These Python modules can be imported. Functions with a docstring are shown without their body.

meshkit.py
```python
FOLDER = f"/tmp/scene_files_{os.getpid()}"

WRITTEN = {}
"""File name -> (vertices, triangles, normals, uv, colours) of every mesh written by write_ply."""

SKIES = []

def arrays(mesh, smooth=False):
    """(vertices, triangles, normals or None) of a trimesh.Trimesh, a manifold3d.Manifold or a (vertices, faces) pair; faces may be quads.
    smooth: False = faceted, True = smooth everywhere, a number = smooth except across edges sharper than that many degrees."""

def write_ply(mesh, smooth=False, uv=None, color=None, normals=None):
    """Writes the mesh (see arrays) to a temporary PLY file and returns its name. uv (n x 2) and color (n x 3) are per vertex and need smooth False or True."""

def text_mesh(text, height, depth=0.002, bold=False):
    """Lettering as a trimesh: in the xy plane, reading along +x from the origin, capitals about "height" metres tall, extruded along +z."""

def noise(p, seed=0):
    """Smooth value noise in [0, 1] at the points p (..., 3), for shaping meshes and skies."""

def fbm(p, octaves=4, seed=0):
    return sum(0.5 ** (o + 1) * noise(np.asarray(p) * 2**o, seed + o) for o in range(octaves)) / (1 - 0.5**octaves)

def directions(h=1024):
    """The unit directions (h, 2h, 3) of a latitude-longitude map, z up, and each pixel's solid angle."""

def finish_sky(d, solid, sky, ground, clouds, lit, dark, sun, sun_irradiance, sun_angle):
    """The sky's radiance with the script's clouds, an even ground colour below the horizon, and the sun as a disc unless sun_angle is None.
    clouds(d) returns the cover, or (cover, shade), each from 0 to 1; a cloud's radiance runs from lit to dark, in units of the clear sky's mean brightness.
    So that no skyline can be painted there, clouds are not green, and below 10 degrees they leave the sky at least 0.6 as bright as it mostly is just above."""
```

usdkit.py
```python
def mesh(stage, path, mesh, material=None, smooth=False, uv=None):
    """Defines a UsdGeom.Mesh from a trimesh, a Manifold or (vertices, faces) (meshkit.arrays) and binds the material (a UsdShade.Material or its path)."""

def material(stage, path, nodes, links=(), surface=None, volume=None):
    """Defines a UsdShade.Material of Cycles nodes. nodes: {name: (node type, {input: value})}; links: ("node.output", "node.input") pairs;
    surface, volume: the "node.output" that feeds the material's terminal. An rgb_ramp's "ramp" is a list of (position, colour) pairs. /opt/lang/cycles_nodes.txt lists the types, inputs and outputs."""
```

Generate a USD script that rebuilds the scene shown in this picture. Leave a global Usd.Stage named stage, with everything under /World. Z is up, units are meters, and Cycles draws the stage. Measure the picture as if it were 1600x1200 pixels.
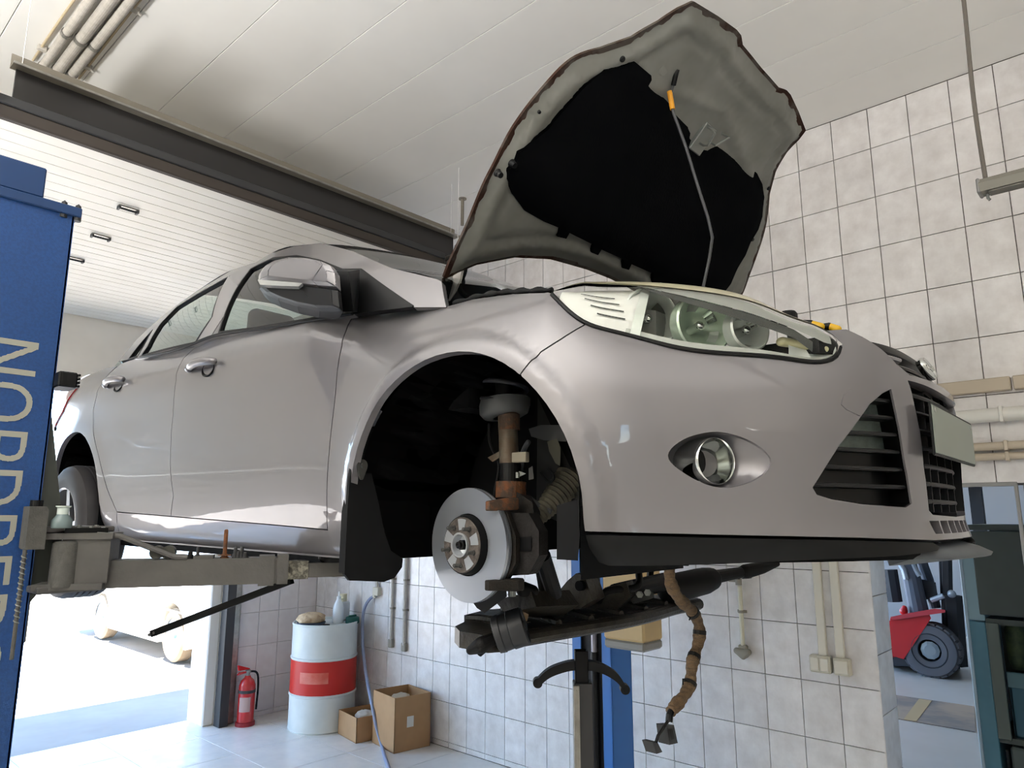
import math, random
import numpy as np, trimesh, usdkit, meshkit
import shapely, shapely.geometry as sg
from scipy.spatial import Delaunay
from pxr import Usd, UsdGeom, UsdLux, UsdShade, Gf, Sdf, Vt

stage = Usd.Stage.CreateInMemory()
UsdGeom.SetStageUpAxis(stage, UsdGeom.Tokens.z)
UsdGeom.SetStageMetersPerUnit(stage, 1.0)
UsdGeom.Xform.Define(stage, '/World')
rng = np.random.default_rng(7)

# ------------------------------------------------------------------ camera
FPX, HEAD, PITCH, EYE = 1110.0, math.radians(47.6), math.radians(10.5), np.array([0, 0, 1.8])
c_rt = np.array([math.cos(HEAD), -math.sin(HEAD), 0])
c_fw = np.array([math.sin(HEAD) * math.cos(PITCH), math.cos(HEAD) * math.cos(PITCH), math.sin(PITCH)])
c_up = np.cross(c_rt, c_fw)
cam = UsdGeom.Camera.Define(stage, '/World/Camera')
mm = np.eye(4); mm[0, :3], mm[1, :3], mm[2, :3], mm[3, :3] = c_rt, c_up, -c_fw, EYE
cam.AddTransformOp().Set(Gf.Matrix4d(*mm.ravel().tolist()))
cam.CreateHorizontalApertureAttr(36.0); cam.CreateVerticalApertureAttr(27.0)
cam.CreateFocalLengthAttr(36.0 * FPX / 1600)
cam.CreateClippingRangeAttr(Gf.Vec2f(0.05, 500))
cam.CreateFStopAttr(0.0)
cam.CreateExposureAttr(1.17)

# ------------------------------------------------------------------ sky, sun, added fill lamps
sky = usdkit.material(stage, '/World/Looks/sky_air', {
    't': ('sky_texture', {'sky_type': 'multiple_scattering', 'sun_disc': False, 'sun_elevation': 0.95, 'sun_rotation': 2.6, 'air_density': 1.0, 'aerosol_density': 1.2, 'ozone_density': 1.0}),
    'm': ('mix_color', {'blend_type': 'mix', 'fac': 0.68, 'b': (0.25, 0.255, 0.27)}),
    'b': ('background_shader', {'strength': 0.85})}, [('t.color', 'm.a'), ('m.result', 'b.color')], surface='b.background')
dome = UsdLux.DomeLight.Define(stage, '/World/Sky'); dome.CreateIntensityAttr(1.0)
UsdShade.MaterialBindingAPI.Apply(dome.GetPrim()).Bind(sky)
sun = UsdLux.DistantLight.Define(stage, '/World/Sun'); sun.CreateIntensityAttr(5.6); sun.CreateNormalizeAttr(True); sun.CreateAngleAttr(0.53); sun.CreateColorAttr(Gf.Vec3f(1.0, 0.94, 0.86))
SUN_DIR = np.array([0.22, 0.30, -1.0])            # the way the sunlight travels: high sun behind the building
def aim(prim, d):
    d = np.asarray(d, float) / np.linalg.norm(d); z = -d; x = np.cross([0, 1, 0.01], z); x /= np.linalg.norm(x); y = np.cross(z, x)
    m = np.eye(4); m[0, :3], m[1, :3], m[2, :3] = x, y, z
    return m
m_ = aim(sun, SUN_DIR); sun.AddTransformOp().Set(Gf.Matrix4d(*m_.ravel().tolist()))

ADDED_UPLIGHTS = [(-1.55, 2.2, 104), (-1.9, 0.2, 62), (0.4, -2.8, 28)]      # invented uplighters out of view, added as fill left of and behind the car
for k, (x, y, power) in enumerate(ADDED_UPLIGHTS):
    L = UsdLux.RectLight.Define(stage, f'/World/LampLight{k}'); L.CreateWidthAttr(0.22); L.CreateHeightAttr(1.4); L.CreateIntensityAttr(float(power)); L.CreateColorAttr(Gf.Vec3f(1.0, 1.0, 1.0))
    L.AddTranslateOp().Set(Gf.Vec3d(x, y, 2.27)); L.AddRotateXOp().Set(180.0)

# ------------------------------------------------------------------ helpers: names, things, parts
_taken = {}
def numbered(parent, name):
    k = (str(parent), name); n = _taken.get(k, 0); _taken[k] = n + 1
    return name if n == 0 else f'{name}_{n:03d}'
FRAME = {}
def tag(p, label=None, cat=None, group=None, kind=None):
    for k, v in (('label', label), ('category', cat), ('group', group), ('kind', kind)):
        if v: p.SetCustomDataByKey(k, v)
    return p
def thing(name, label=None, cat=None, base=(0, 0, 0), group=None, kind=None, matrix=None):
    path = '/World/' + numbered('/World', name)
    x = UsdGeom.Xform.Define(stage, path)
    if matrix is None:
        x.AddTranslateOp().Set(Gf.Vec3d(*map(float, base))); FRAME[path] = np.array(base, float)
    else:
        x.AddTransformOp().Set(Gf.Matrix4d(*np.asarray(matrix, float).ravel().tolist())); FRAME[path] = np.zeros(3)
    return tag(x.GetPrim(), label, cat, group, kind)
def part(name, mesh, mat, parent=None, smooth=False, label=None, cat=None, group=None, kind=None):
    """one Mesh prim of the scene; points are given in world metres (car metres inside the car)"""
    pp = '/World' if parent is None else str(parent.GetPath())
    path = pp + '/' + numbered(pp, name)
    top = '/'.join(path.split('/')[:3]); off = FRAME.get(top, np.zeros(3))
    if isinstance(mesh, (list, tuple)) and not isinstance(mesh[0], np.ndarray): mesh = cat_(mesh)
    if isinstance(mesh, tuple): mesh = trimesh.Trimesh(mesh[0], mesh[1], process=False)
    mesh = mesh.copy(); mesh.apply_translation(-off)
    m = usdkit.mesh(stage, path, mesh, mat, smooth=smooth)
    return tag(m.GetPrim(), label, cat, group, kind)
def cat_(ms): return trimesh.util.concatenate([m for m in ms if m is not None])

# ------------------------------------------------------------------ helpers: materials
def lin(h):
    if isinstance(h, str):
        c = np.array([int(h[i:i + 2], 16) for i in (0, 2, 4)]) / 255.0
        return tuple(np.where(c <= 0.04045, c / 12.92, ((c + 0.055) / 1.055) ** 2.4))
    return tuple(h)
MATS = {}
def mat(name, color, rough=0.5, metal=0.0, coat=0.0, color2=None, nscale=6.0, detail=4.0, lo=0.35, hi=0.65, bump=0.0, bscale=40.0, spec=0.5, trans=0.0, emit=0.0, stretch=None, rand=0.0, coat_rough=0.03, ior=1.5, rough2=None):
    n = {'p': ('principled_bsdf', {'roughness': rough, 'metallic': metal, 'coat_weight': coat, 'coat_roughness': coat_rough, 'specular_ior_level': spec, 'transmission_weight': trans, 'ior': ior})}
    l = []
    c = lin(color)
    if emit: n['p'][1].update(emission_color=c, emission_strength=emit)
    if color2 is not None or bump:
        n['g'] = ('texture_coordinate', {}); vec = 'g.object'
        if stretch:
            n['mp'] = ('mapping', {'scale': stretch}); l.append(('g.object', 'mp.vector')); vec = 'mp.vector'
    if color2 is not None:
        n['n'] = ('noise_texture', {'scale': nscale, 'detail': detail, 'roughness': 0.6})
        n['r'] = ('rgb_ramp', {'ramp': [(lo, c), (hi, lin(color2))]})
        l += [(vec, 'n.vector'), ('n.fac', 'r.fac')]
        out = 'r.color'
        if rough2 is not None:
            n['rr'] = ('map_range', {'from_min': lo, 'from_max': hi, 'to_min': rough, 'to_max': rough2, 'clamp': True}); l += [('n.fac', 'rr.value'), ('rr.result', 'p.roughness')]
        if rand:
            n['o'] = ('object_info', {}); n['mr'] = ('map_range', {'from_min': 0.0, 'from_max': 1.0, 'to_min': 1 - rand, 'to_max': 1 + rand})
            n['h'] = ('hsv', {}); l += [('o.random', 'mr.value'), ('mr.result', 'h.value'), (out, 'h.color')]; out = 'h.color'
        l.append((out, 'p.base_color'))
    else:
        n['p'][1]['base_color'] = c
    if bump:
        n['bn'] = ('noise_texture', {'scale': bscale, 'detail': 3.0}); n['b'] = ('bump', {'strength': bump, 'distance': 0.004})
        l += [(vec, 'bn.vector'), ('bn.fac', 'b.height'), ('b.normal', 'p.normal')]
    MATS[name] = usdkit.material(stage, '/World/Looks/' + name, n, l, surface='p.BSDF')
    return MATS[name]
def pane(name, tint, spec_ior=1.5, rough=0.0):
    MATS[name] = usdkit.material(stage, '/World/Looks/' + name, {
        'f': ('fresnel', {'IOR': spec_ior}), 't': ('transparent_bsdf', {'color': tint}), 'g': ('glossy_bsdf', {'color': (1, 1, 1), 'roughness': rough}), 'm': ('mix_closure', {})},
        [('f.fac', 'm.fac'), ('t.BSDF', 'm.closure1'), ('g.BSDF', 'm.closure2')], surface='m.closure')
    return MATS[name]

# ------------------------------------------------------------------ helpers: shapes
def box(lo, hi, ch=0.0):
    lo, hi = np.minimum(lo, hi).astype(float), np.maximum(lo, hi).astype(float)
    if ch <= 0:
        b = trimesh.creation.box(hi - lo); b.apply_translation((lo + hi) / 2); return b
    ch = min(ch, 0.45 * (hi - lo).min()); P = []
    for sx in (0, 1):
        for sy in (0, 1):
            for sz in (0, 1):
                c = np.where([sx, sy, sz], hi, lo); d = np.where([sx, sy, sz], -1, 1) * ch
                for k in range(3):
                    q = c + d; q[k] = c[k]; P.append(q)
    return trimesh.convex.convex_hull(np.array(P))
def frame_of(d):
    d = np.asarray(d, float); d = d / np.linalg.norm(d)
    a = np.array([0, 0, 1.0]) if abs(d[2]) < 0.9 else np.array([1.0, 0, 0])
    x = np.cross(a, d); x /= np.linalg.norm(x); return x, np.cross(d, x), d
def cyl(a, b, r, n=16, r2=None):
    a, b = np.asarray(a, float), np.asarray(b, float); x, y, d = frame_of(b - a); r2 = r if r2 is None else r2
    t = np.arange(n) * 2 * np.pi / n; o = np.cos(t)[:, None] * x + np.sin(t)[:, None] * y
    v = np.vstack([a + o * r, b + o * r2, a, b]); f = []
    for i in range(n):
        j = (i + 1) % n; f += [[i, j, n + j], [i, n + j, n + i], [2 * n, j, i], [2 * n + 1, n + i, n + j]]
    return trimesh.Trimesh(v, np.array(f), process=False)
def lathe(prof, a, d, n=32, x=None, arc=None):
    """profile of (axial, radius) pairs turned about the axis through a along d"""
    fx, fy, d = frame_of(d)
    if x is not None: fx = np.asarray(x, float); fy = np.cross(d, fx)
    prof = np.asarray(prof, float); full = arc is None
    t = np.arange(n) * 2 * np.pi / n if full else np.linspace(arc[0], arc[1], n)
    o = np.cos(t)[:, None] * fx + np.sin(t)[:, None] * fy
    v = np.vstack([np.asarray(a, float) + d * h + o * r for h, r in prof]); f = []
    for k in range(len(prof) - 1):
        for i in range(n if full else n - 1):
            j = (i + 1) % n; p, q = k * n, (k + 1) * n
            f += [[p + i, p + j, q + j], [p + i, q + j, q + i]]
    m = trimesh.Trimesh(v, np.array(f), process=False)
    return m
def spline(P, n, closed=False):
    from scipy.interpolate import CubicSpline
    P = np.asarray(P, float)
    if closed: P = np.vstack([P, P[:1]])
    t = np.r_[0, np.cumsum(np.maximum(np.linalg.norm(np.diff(P, axis=0), axis=1), 1e-9))]
    c = CubicSpline(t, P, bc_type='periodic' if closed else 'natural')
    return c(np.linspace(0, t[-1], n, endpoint=not closed))
def tube(P, r, n=8, caps=True, sub=0):
    P = np.asarray(P, float)
    if sub: P = spline(P, sub)
    m = len(P); r = np.broadcast_to(np.asarray(r, float), (m,)) if np.ndim(r) else np.full(m, float(r))
    T = np.gradient(P, axis=0); T /= np.linalg.norm(T, axis=1, keepdims=True)
    x, y, _ = frame_of(T[0]); V = []; t = np.arange(n) * 2 * np.pi / n
    for i in range(m):
        x = x - T[i] * (x @ T[i]); x /= np.linalg.norm(x); y = np.cross(T[i], x)
        V.append(P[i] + r[i] * (np.cos(t)[:, None] * x + np.sin(t)[:, None] * y))
    V = np.vstack(V + [P[:1], P[-1:]]); f = []
    for k in range(m - 1):
        for i in range(n):
            j = (i + 1) % n; f += [[k * n + i, k * n + j, k * n + n + j], [k * n + i, k * n + n + j, k * n + n + i]]
    if caps:
        for i in range(n):
            j = (i + 1) % n; f += [[m * n, j, i], [m * n + 1, (m - 1) * n + i, (m - 1) * n + j]]
    return trimesh.Trimesh(V, np.array(f), process=False)
def prism(poly, h, o=(0, 0, 0), u=(1, 0, 0), v=(0, 1, 0)):
    """polygon (list of 2-D points or shapely) in the plane o + a u + b v, thickened by h along u x v"""
    P = poly if hasattr(poly, 'geom_type') else sg.Polygon(poly)
    P = P.buffer(0)
    ms = []
    for g in getattr(P, 'geoms', [P]):
        if g.is_empty or g.geom_type != 'Polygon': continue
        ms.append(trimesh.creation.extrude_polygon(g, abs(h), engine='earcut'))
    m = cat_(ms); u, v = np.asarray(u, float), np.asarray(v, float); w = np.cross(u, v); w /= np.linalg.norm(w)
    if h < 0: m.apply_translation([0, 0, h])
    q = m.vertices; m.vertices = np.asarray(o, float) + q[:, :1] * u + q[:, 1:2] * v + q[:, 2:3] * w
    if np.dot(np.cross(u, v), w) < 0: m.invert()
    return m
def ball(c, r, s=(1, 1, 1), n=2):
    m = trimesh.creation.icosphere(n, 1.0); m.vertices = m.vertices * (np.asarray(s, float) * r) + np.asarray(c, float); return m
def hull(*ms): return trimesh.convex.convex_hull(np.vstack([m.vertices if hasattr(m, 'vertices') else np.asarray(m, float) for m in ms]))
def ray_w(px, py): return c_fw + c_rt * (px - 800) / FPX - c_up * (py - 600) / FPX
def at_w(px, py, axis, value):
    d = ray_w(px, py); return EYE + d * (value - EYE[axis]) / d[axis]
# ------------------------------------------------------------------ materials
tile_m = mat('wall_tile', 'd0cbc8', 0.2, color2='e6e3e1', nscale=9, lo=0.3, hi=0.7, rand=0.05)
grout_m = mat('grout', '6d6660', 0.9)
plain_m = mat('painted_wall', 'd8d2c8', 0.7, color2='cfc9bf', nscale=2)
ceil_m = mat('ceiling_panel', 'e8e5df', 0.4, color2='e3e0da', nscale=1.5)
ceil_gap_m = mat('ceiling_gap', 'a29b90', 0.8)
floor_m = mat('floor_tile', 'e6e4df', 0.2, color2='dad7d1', nscale=5, rough2=0.35)
floor_sub_m = mat('floor_screed', '77736c', 0.8)
ground_m = mat('yard_concrete', '9f9a93', 0.9, color2='958f88', nscale=1.5)
door_m = mat('door_panel', 'dcd8cf', 0.45, color2='d6d1c6', nscale=3)
door_edge_m = mat('door_rubber', '3a332d', 0.7)
alu_m = mat('galvanised_steel', 'a8a59e', 0.38, metal=0.8, color2='8e8b85', nscale=14)
rail_m = mat('rail_steel', '8d867a', 0.5, metal=0.4)
darkgrey_m = mat('dark_metal', '3b3b3c', 0.5, metal=0.3)
black_m = mat('black_plastic', '08090a', 0.5, spec=0.3)
pipe_m = mat('painted_pipe', 'bab4aa', 0.4, color2='a9a297', nscale=30)
pvc_m = mat('pvc_trunking', 'd6d0c0', 0.5)
blue_m = mat('blue_paint', '1c4a87', 0.42, color2='1a437c', nscale=120, lo=0.4, hi=0.6, bump=0.15, bscale=300)
blue2_m = mat('light_blue_paint', '2b6fbd', 0.4)
white_m = mat('white_lettering', 'a3a296', 0.6)

# ------------------------------------------------------------------ the room
XA, YB, ZC, X0, Y0 = 4.11, 6.39, 4.09, -3.2, -4.6
OPX0, OPX1, OPZ = 0.45, 3.05, 2.87          # the gate in the back wall
TW, TH, GAP = 0.2016, 0.2925, 0.0035
TZ0, TY0 = 0.0415, 1.206                     # tile grid offsets
DY0, DY1, DZ = 0.50, 1.206, 1.95             # doorway in the right wall
wr = thing('wall_right', kind='structure')
def wallbox(lo, hi): return box(lo, hi)
part('render_coat', [box((XA + 0.011, DY1 + 0.01, 0), (XA + 0.26, YB + 0.3, ZC)), box((XA + 0.011, DY0, DZ), (XA + 0.26, DY1 + 0.01, ZC)), box((XA + 0.011, Y0, 0), (XA + 0.26, DY0, ZC))], grout_m, wr)
def tile_mesh(o, u, v, w, h, t=0.010):
    """a ceramic tile with a small chamfer, face corner o, edges u, v, outwards = u x v"""
    u, v = np.asarray(u, float), np.asarray(v, float); nn = np.cross(u, v); g, c = GAP / 2, 0.0016; P = []
    for a, b in ((g, g), (w - g, g), (w - g, h - g), (g, h - g)): P.append(np.asarray(o) + u * a + v * b - nn * t)
    for a, b in ((g, g), (w - g, g), (w - g, h - g), (g, h - g)): P.append(np.asarray(o) + u * a + v * b - nn * c)
    for a, b in ((g + c, g + c), (w - g - c, g + c), (w - g - c, h - g - c), (g + c, h - g - c)): P.append(np.asarray(o) + u * a + v * b)
    f = []
    for k in (0, 4):
        for i in range(4):
            j = (i + 1) % 4; f += [[k + i, k + j, k + 4 + j], [k + i, k + 4 + j, k + 4 + i]]
    f += [[8, 9, 10], [8, 10, 11]]
    return trimesh.Trimesh(np.array(P), np.array(f), process=False)
def size_in_view(c, s):
    d = np.asarray(c) - EYE; z = d @ c_fw
    if z < 0.2: return 0
    x, y = 800 + FPX * (d @ c_rt) / z, 600 - FPX * (d @ c_up) / z
    if not (-60 < x < 1660 and -60 < y < 1260): return 0
    if 330 < x < 1180 and 480 < y < 850: return 0        # behind the car
    return FPX * s / z
def tile_wall(parent, spots, keep, material):
    spots = sorted(spots, key=lambda s: -s[0])
    for k, (_, m) in enumerate(spots[:keep]): part('tile', m, material, parent)
    if spots[keep:]: part('tile_field', [m for _, m in spots[keep:]], material, parent, kind='stuff')
spots = []
nrow = int(round((ZC - TZ0) / TH)) + 2
for i in range(-30, 27):
    for k in range(-1, nrow):
        y0, z0 = TY0 + i * TW, TZ0 + k * TH
        y1, z1 = y0 + TW, z0 + TH
        z0, z1 = max(z0, 0), min(z1, ZC)
        y1 = min(y1, YB)
        if z1 - z0 < 0.02 or y1 - y0 < 0.02 or y0 < Y0: continue
        if y0 > DY0 - 0.25 and y1 < DY1 + 0.01 and z0 < DZ - 0.05: 
            if z1 <= DZ + 0.03: continue
            z0 = max(z0, DZ)
        elif y0 < DY0 and y1 > DY0 - 0.01 and z0 < DZ: pass
        spots.append((size_in_view((XA, (y0 + y1) / 2, (z0 + z1) / 2), TH), tile_mesh((XA, y1, z0), (0, -1, 0), (0, 0, 1), y1 - y0, z1 - z0)))
tile_wall(wr, spots, 290, tile_m)
# tiled reveal of the doorway
for k in range(8):
    z0, z1 = TZ0 - 0.12 + k * TH, min(TZ0 - 0.12 + (k + 1) * TH, DZ)
    z0 = max(z0, 0)
    if z1 - z0 > 0.03: part('reveal_tile', tile_mesh((XA + 0.0, DY1, z0), (1, 0, 0), (0, 0, 1), 0.26, z1 - z0), tile_m, wr)
# the back wall with the gate opening; tiled beside the gate
wb = thing('wall_back', kind='structure')
part('masonry', [box((X0, YB + 0.011, OPZ), (XA + 0.3, YB + 0.3, ZC)), box((OPX1 + 0.10, YB + 0.011, 0), (XA + 0.011, YB + 0.3, OPZ)), box((X0, YB + 0.011, 0), (-2.9, YB + 0.3, OPZ)), box((.15, YB + 0.011, 0), (OPX0, YB + 0.3, OPZ))], plain_m, wb)
part('lintel_face', box((X0, YB, OPZ), (XA, YB + 0.011, ZC)), plain_m, wb)
part('jamb', box((OPX1, YB + 0.03, 0), (OPX1 + 0.10, YB + 0.34, OPZ), 0.01), mat('white_jamb', 'e6e3de', 0.5), wb, label='white painted jamb of the gate opening')
spots = []
for i in range(6):
    for k in range(10):
        x1 = XA - i * TW; x0 = max(x1 - TW, OPX1 + 0.12); z0, z1 = max(TZ0 + (k - 1) * TH, 0), min(TZ0 + k * TH, OPZ)
        if x1 - x0 > 0.02 and z1 - z0 > 0.02: spots.append((1, tile_mesh((x0, YB, z0), (1, 0, 0), (0, 0, 1), x1 - x0, z1 - z0)))
tile_wall(wb, spots, 100, mat('back_tile', 'dcd4d2', 0.3, color2='e4dedc', nscale=8, rand=0.03))
part('wall_left', [box((X0 - 0.25, Y0, 0), (X0, YB, 2.0)), box((X0 - 0.25, Y0, 2.85), (X0, YB, ZC)), box((X0 - 0.25, Y0, 2.0), (X0, -3.4, 2.85)), box((X0 - 0.25, -2.5, 2.0), (X0, YB, 2.85))], plain_m, kind='structure')
wn = thing('window_1', kind='structure')
for a, b in (((-3.4, 2.0), (-3.35, 2.85)), ((-2.55, 2.0), (-2.5, 2.85)), ((-3.4, 2.0), (-2.5, 2.05)), ((-3.4, 2.80), (-2.5, 2.85))): part('frame_bar', box((X0 - .12, a[0], a[1]), (X0 - .06, b[0], b[1])), MATS.get('white_jamb') or plain_m, wn)
part('pane', box((X0 - .095, -3.35, 2.05), (X0 - .090, -2.55, 2.80)), pane('clear_pane', (.95, .97, .96)), wn)
part('wall_front', box((X0 - 0.25, Y0 - 0.25, 0), (XA + 0.26, Y0, ZC)), plain_m, kind='structure')
# added unseen gate, left part-open to let low light onto the right wall
g2 = thing('door_2', kind='structure')
for k in range(4):
    z0 = 1.10 + k * .46
    part('gate_section', box((-2.9, YB - .02, z0), (.15, YB + .02, min(z0 + .455, OPZ + .05)), .004), door_m, g2)
# ceiling of long sandwich panels
ce = thing('ceiling', kind='structure')
part('ceiling_backing', box((X0 - 0.25, Y0 - 0.25, ZC + 0.02), (XA + 0.3, YB + 0.3, ZC + 0.2)), ceil_gap_m, ce)
PW, PX0 = 0.392, 0.995
for i in range(-11, 8):
    a, b = max(PX0 + i * PW, X0), min(PX0 + (i + 1) * PW, XA)
    if b - a > 0.03: part('ceiling_panel', box((a + 0.0015, Y0, ZC), (b - 0.0015, YB, ZC + 0.02), 0.0015), ceil_m, ce)
# floor: large tiles inside
fl = thing('floor', kind='structure')
part('screed', box((X0 - 0.25, Y0 - 0.25, -0.15), (XA + 0.26, YB + 0.34, -0.008)), floor_sub_m, fl)
FT = 0.6
spots = []
for i in range(13):
    for k in range(19):
        a, b = XA - (i + 1) * FT, XA - i * FT; c, d = YB + 0.34 - (k + 1) * FT, YB + 0.34 - k * FT
        if b < X0 or d < Y0: continue
        spots.append((size_in_view(((a + b) / 2, (c + d) / 2, 0), FT), box((max(a, X0) + 0.0015, max(c, Y0) + 0.0015, -0.012), (b - 0.0015, d - 0.0015, 0.0), 0.0015)))
spots = sorted(spots, key=lambda s: -s[0])
for s, m in spots[:300]: part('floor_tile', m, floor_m, fl)
# ------------------------------------------------------------------ raised sectional gate, its rails and the ceiling pipes
gate = thing('door_1', kind='structure')
GX0, GX1, GZ, GY0, GY1 = 0.46, 2.96, 3.40, 3.33, 6.36
for s in range(6):
    y0 = GY0 + s * 0.505; y1 = min(y0 + 0.505, GY1)
    n = 5; w = (y1 - y0 - 0.004) / n; P = [(y0 + 0.002, GZ + 0.04), (y0 + 0.002, GZ)]
    for k in range(n):
        a = y0 + 0.002 + k * w
        if k: P += [(a - 0.0035, GZ), (a - 0.002, GZ + 0.006), (a + 0.002, GZ + 0.006), (a + 0.0035, GZ)]
    P += [(y1 - 0.002, GZ), (y1 - 0.002, GZ + 0.04)]
    sec = part('gate_section', prism(P, GX1 - GX0, (GX0, 0, 0), (0, 1, 0), (0, 0, 1)), door_m, gate)
part('bottom_seal', box((GX0, GY0 - 0.035, GZ - 0.012), (GX1, GY0, GZ + 0.045), 0.006), door_edge_m, gate, label='dark rubber seal along the edge of the raised gate')
part('edge_profile', box((GX0, GY0 - 0.04, GZ + 0.045), (GX1, GY0 + 0.01, GZ + 0.085), 0.004), darkgrey_m, gate)
for y in (3.877, 4.40, 4.92):
    x = {3.877: 1.235, 4.40: 1.272, 4.92: 1.292}[y]
    h = part('lift_handle', box((x - 0.05, y - 0.02, GZ - 0.006), (x + 0.05, y + 0.02, GZ), 0.002), alu_m, gate)
    part('grip', [cyl((x - 0.045, y - 0.012, GZ - 0.016), (x + 0.045, y - 0.012, GZ - 0.016), 0.006, 8), box((x - 0.05, y - 0.018, GZ - 0.02), (x - 0.04, y + 0.018, GZ)), box((x + 0.04, y - 0.018, GZ - 0.02), (x + 0.05, y + 0.018, GZ))], darkgrey_m, h)
tr = thing('gate_track', 'galvanised gate track with a roller at the left end of the raised gate', 'rail', (GX0 - 0.1, GY0, GZ))
def c_channel(x0, x1, y0, y1, z0, z1, t, openx):
    m = [box((x0, y0, z0), (x1, y1, z0 + t)), box((x0, y0, z1 - t), (x1, y1, z1))]
    m.append(box((x0, y0, z0), (x0 + t, y1, z1)) if openx > 0 else box((x1 - t, y0, z0), (x1, y1, z1)))
    return cat_(m)
part('channel', c_channel(GX0 - 0.075, GX0 - 0.02, GY0 - 0.30, YB - 0.1, GZ + 0.0, GZ + 0.075, 0.004, 1), alu_m, tr)
part('mounting_angle', [box((GX0 - 0.14, GY0 - 0.22, GZ + 0.075), (GX0 - 0.02, YB - 0.1, GZ + 0.08)), box((GX0 - 0.14, GY0 - 0.22, GZ + 0.08), (GX0 - 0.135, YB - 0.1, GZ + 0.14))], alu_m, tr)
rl = part('roller_spindle', cyl((GX0 - 0.05, GY0 + 0.03, GZ + 0.04), (GX0 + 0.10, GY0 + 0.03, GZ + 0.04), 0.011, 14), alu_m, tr)
part('roller_sleeve', cyl((GX0 + 0.0, GY0 + 0.03, GZ + 0.04), (GX0 + 0.06, GY0 + 0.03, GZ + 0.04), 0.018, 16), mat('white_plastic', 'dddad2', 0.4), rl, label='white plastic sleeve')
part('roller_wheel', lathe([(0, 0.0), (0, 0.024), (0.008, 0.027), (0.018, 0.024), (0.018, 0)], (GX0 - 0.06, GY0 + 0.03, GZ + 0.04), (1, 0, 0), 20), darkgrey_m, rl)
tr2 = thing('gate_track', 'galvanised gate track along the right end of the raised gate', 'rail', (GX1 + 0.05, GY0, GZ))
part('channel', c_channel(GX1 + 0.02, GX1 + 0.075, GY0 - 0.10, YB - 0.1, GZ, GZ + 0.075, 0.004, -1), alu_m, tr2)
part('end_bracket', [box((GX1 + 0.02, GY0 - 0.12, GZ - 0.02), (GX1 + 0.08, GY0 - 0.10, GZ + 0.13), 0.003)], alu_m, tr2)
part('hanger_wire', cyl((GX1 + 0.06, GY0 - 0.09, GZ + 0.1), (GX1 + 0.06, GY0 - 0.09, ZC), 0.002, 6), ceil_m, tr2)
hr = thing('hanger_rail', 'brown-grey steel angle rail hung from the ceiling above the gate edge', 'rail', (0.6, 3.46, 3.7))
part('angle', [box((0.58, 3.40, 3.695), (3.19, 3.46, 3.70)), box((0.58, 3.455, 3.70), (3.19, 3.46, 3.765))], rail_m, hr)
part('bright_edge', box((0.58, 3.393, 3.692), (3.19, 3.40, 3.704), 0.002), alu_m, hr, label='bright bare front edge of the rail')
for x in (0.62, 3.15): part('hanger_wire', cyl((x, 3.45, 3.70), (x, 3.45, ZC), 0.002, 6), ceil_m, hr)
part('fascia', box((0.60, 3.445, 3.47), (3.17, 3.455, 3.70), .002), mat('painted_gap_shade', '2c2a29', 0.28), hr, label='dark panel standing in for the shade in the gap above the raised gate')  # dark sheet put in for the shadow between rail and raised gate
rod = thing('threaded_rod', 'short threaded rod hanging from the ceiling beside the raised bonnet', 'rod', (3.36, 3.56, ZC))
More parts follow.
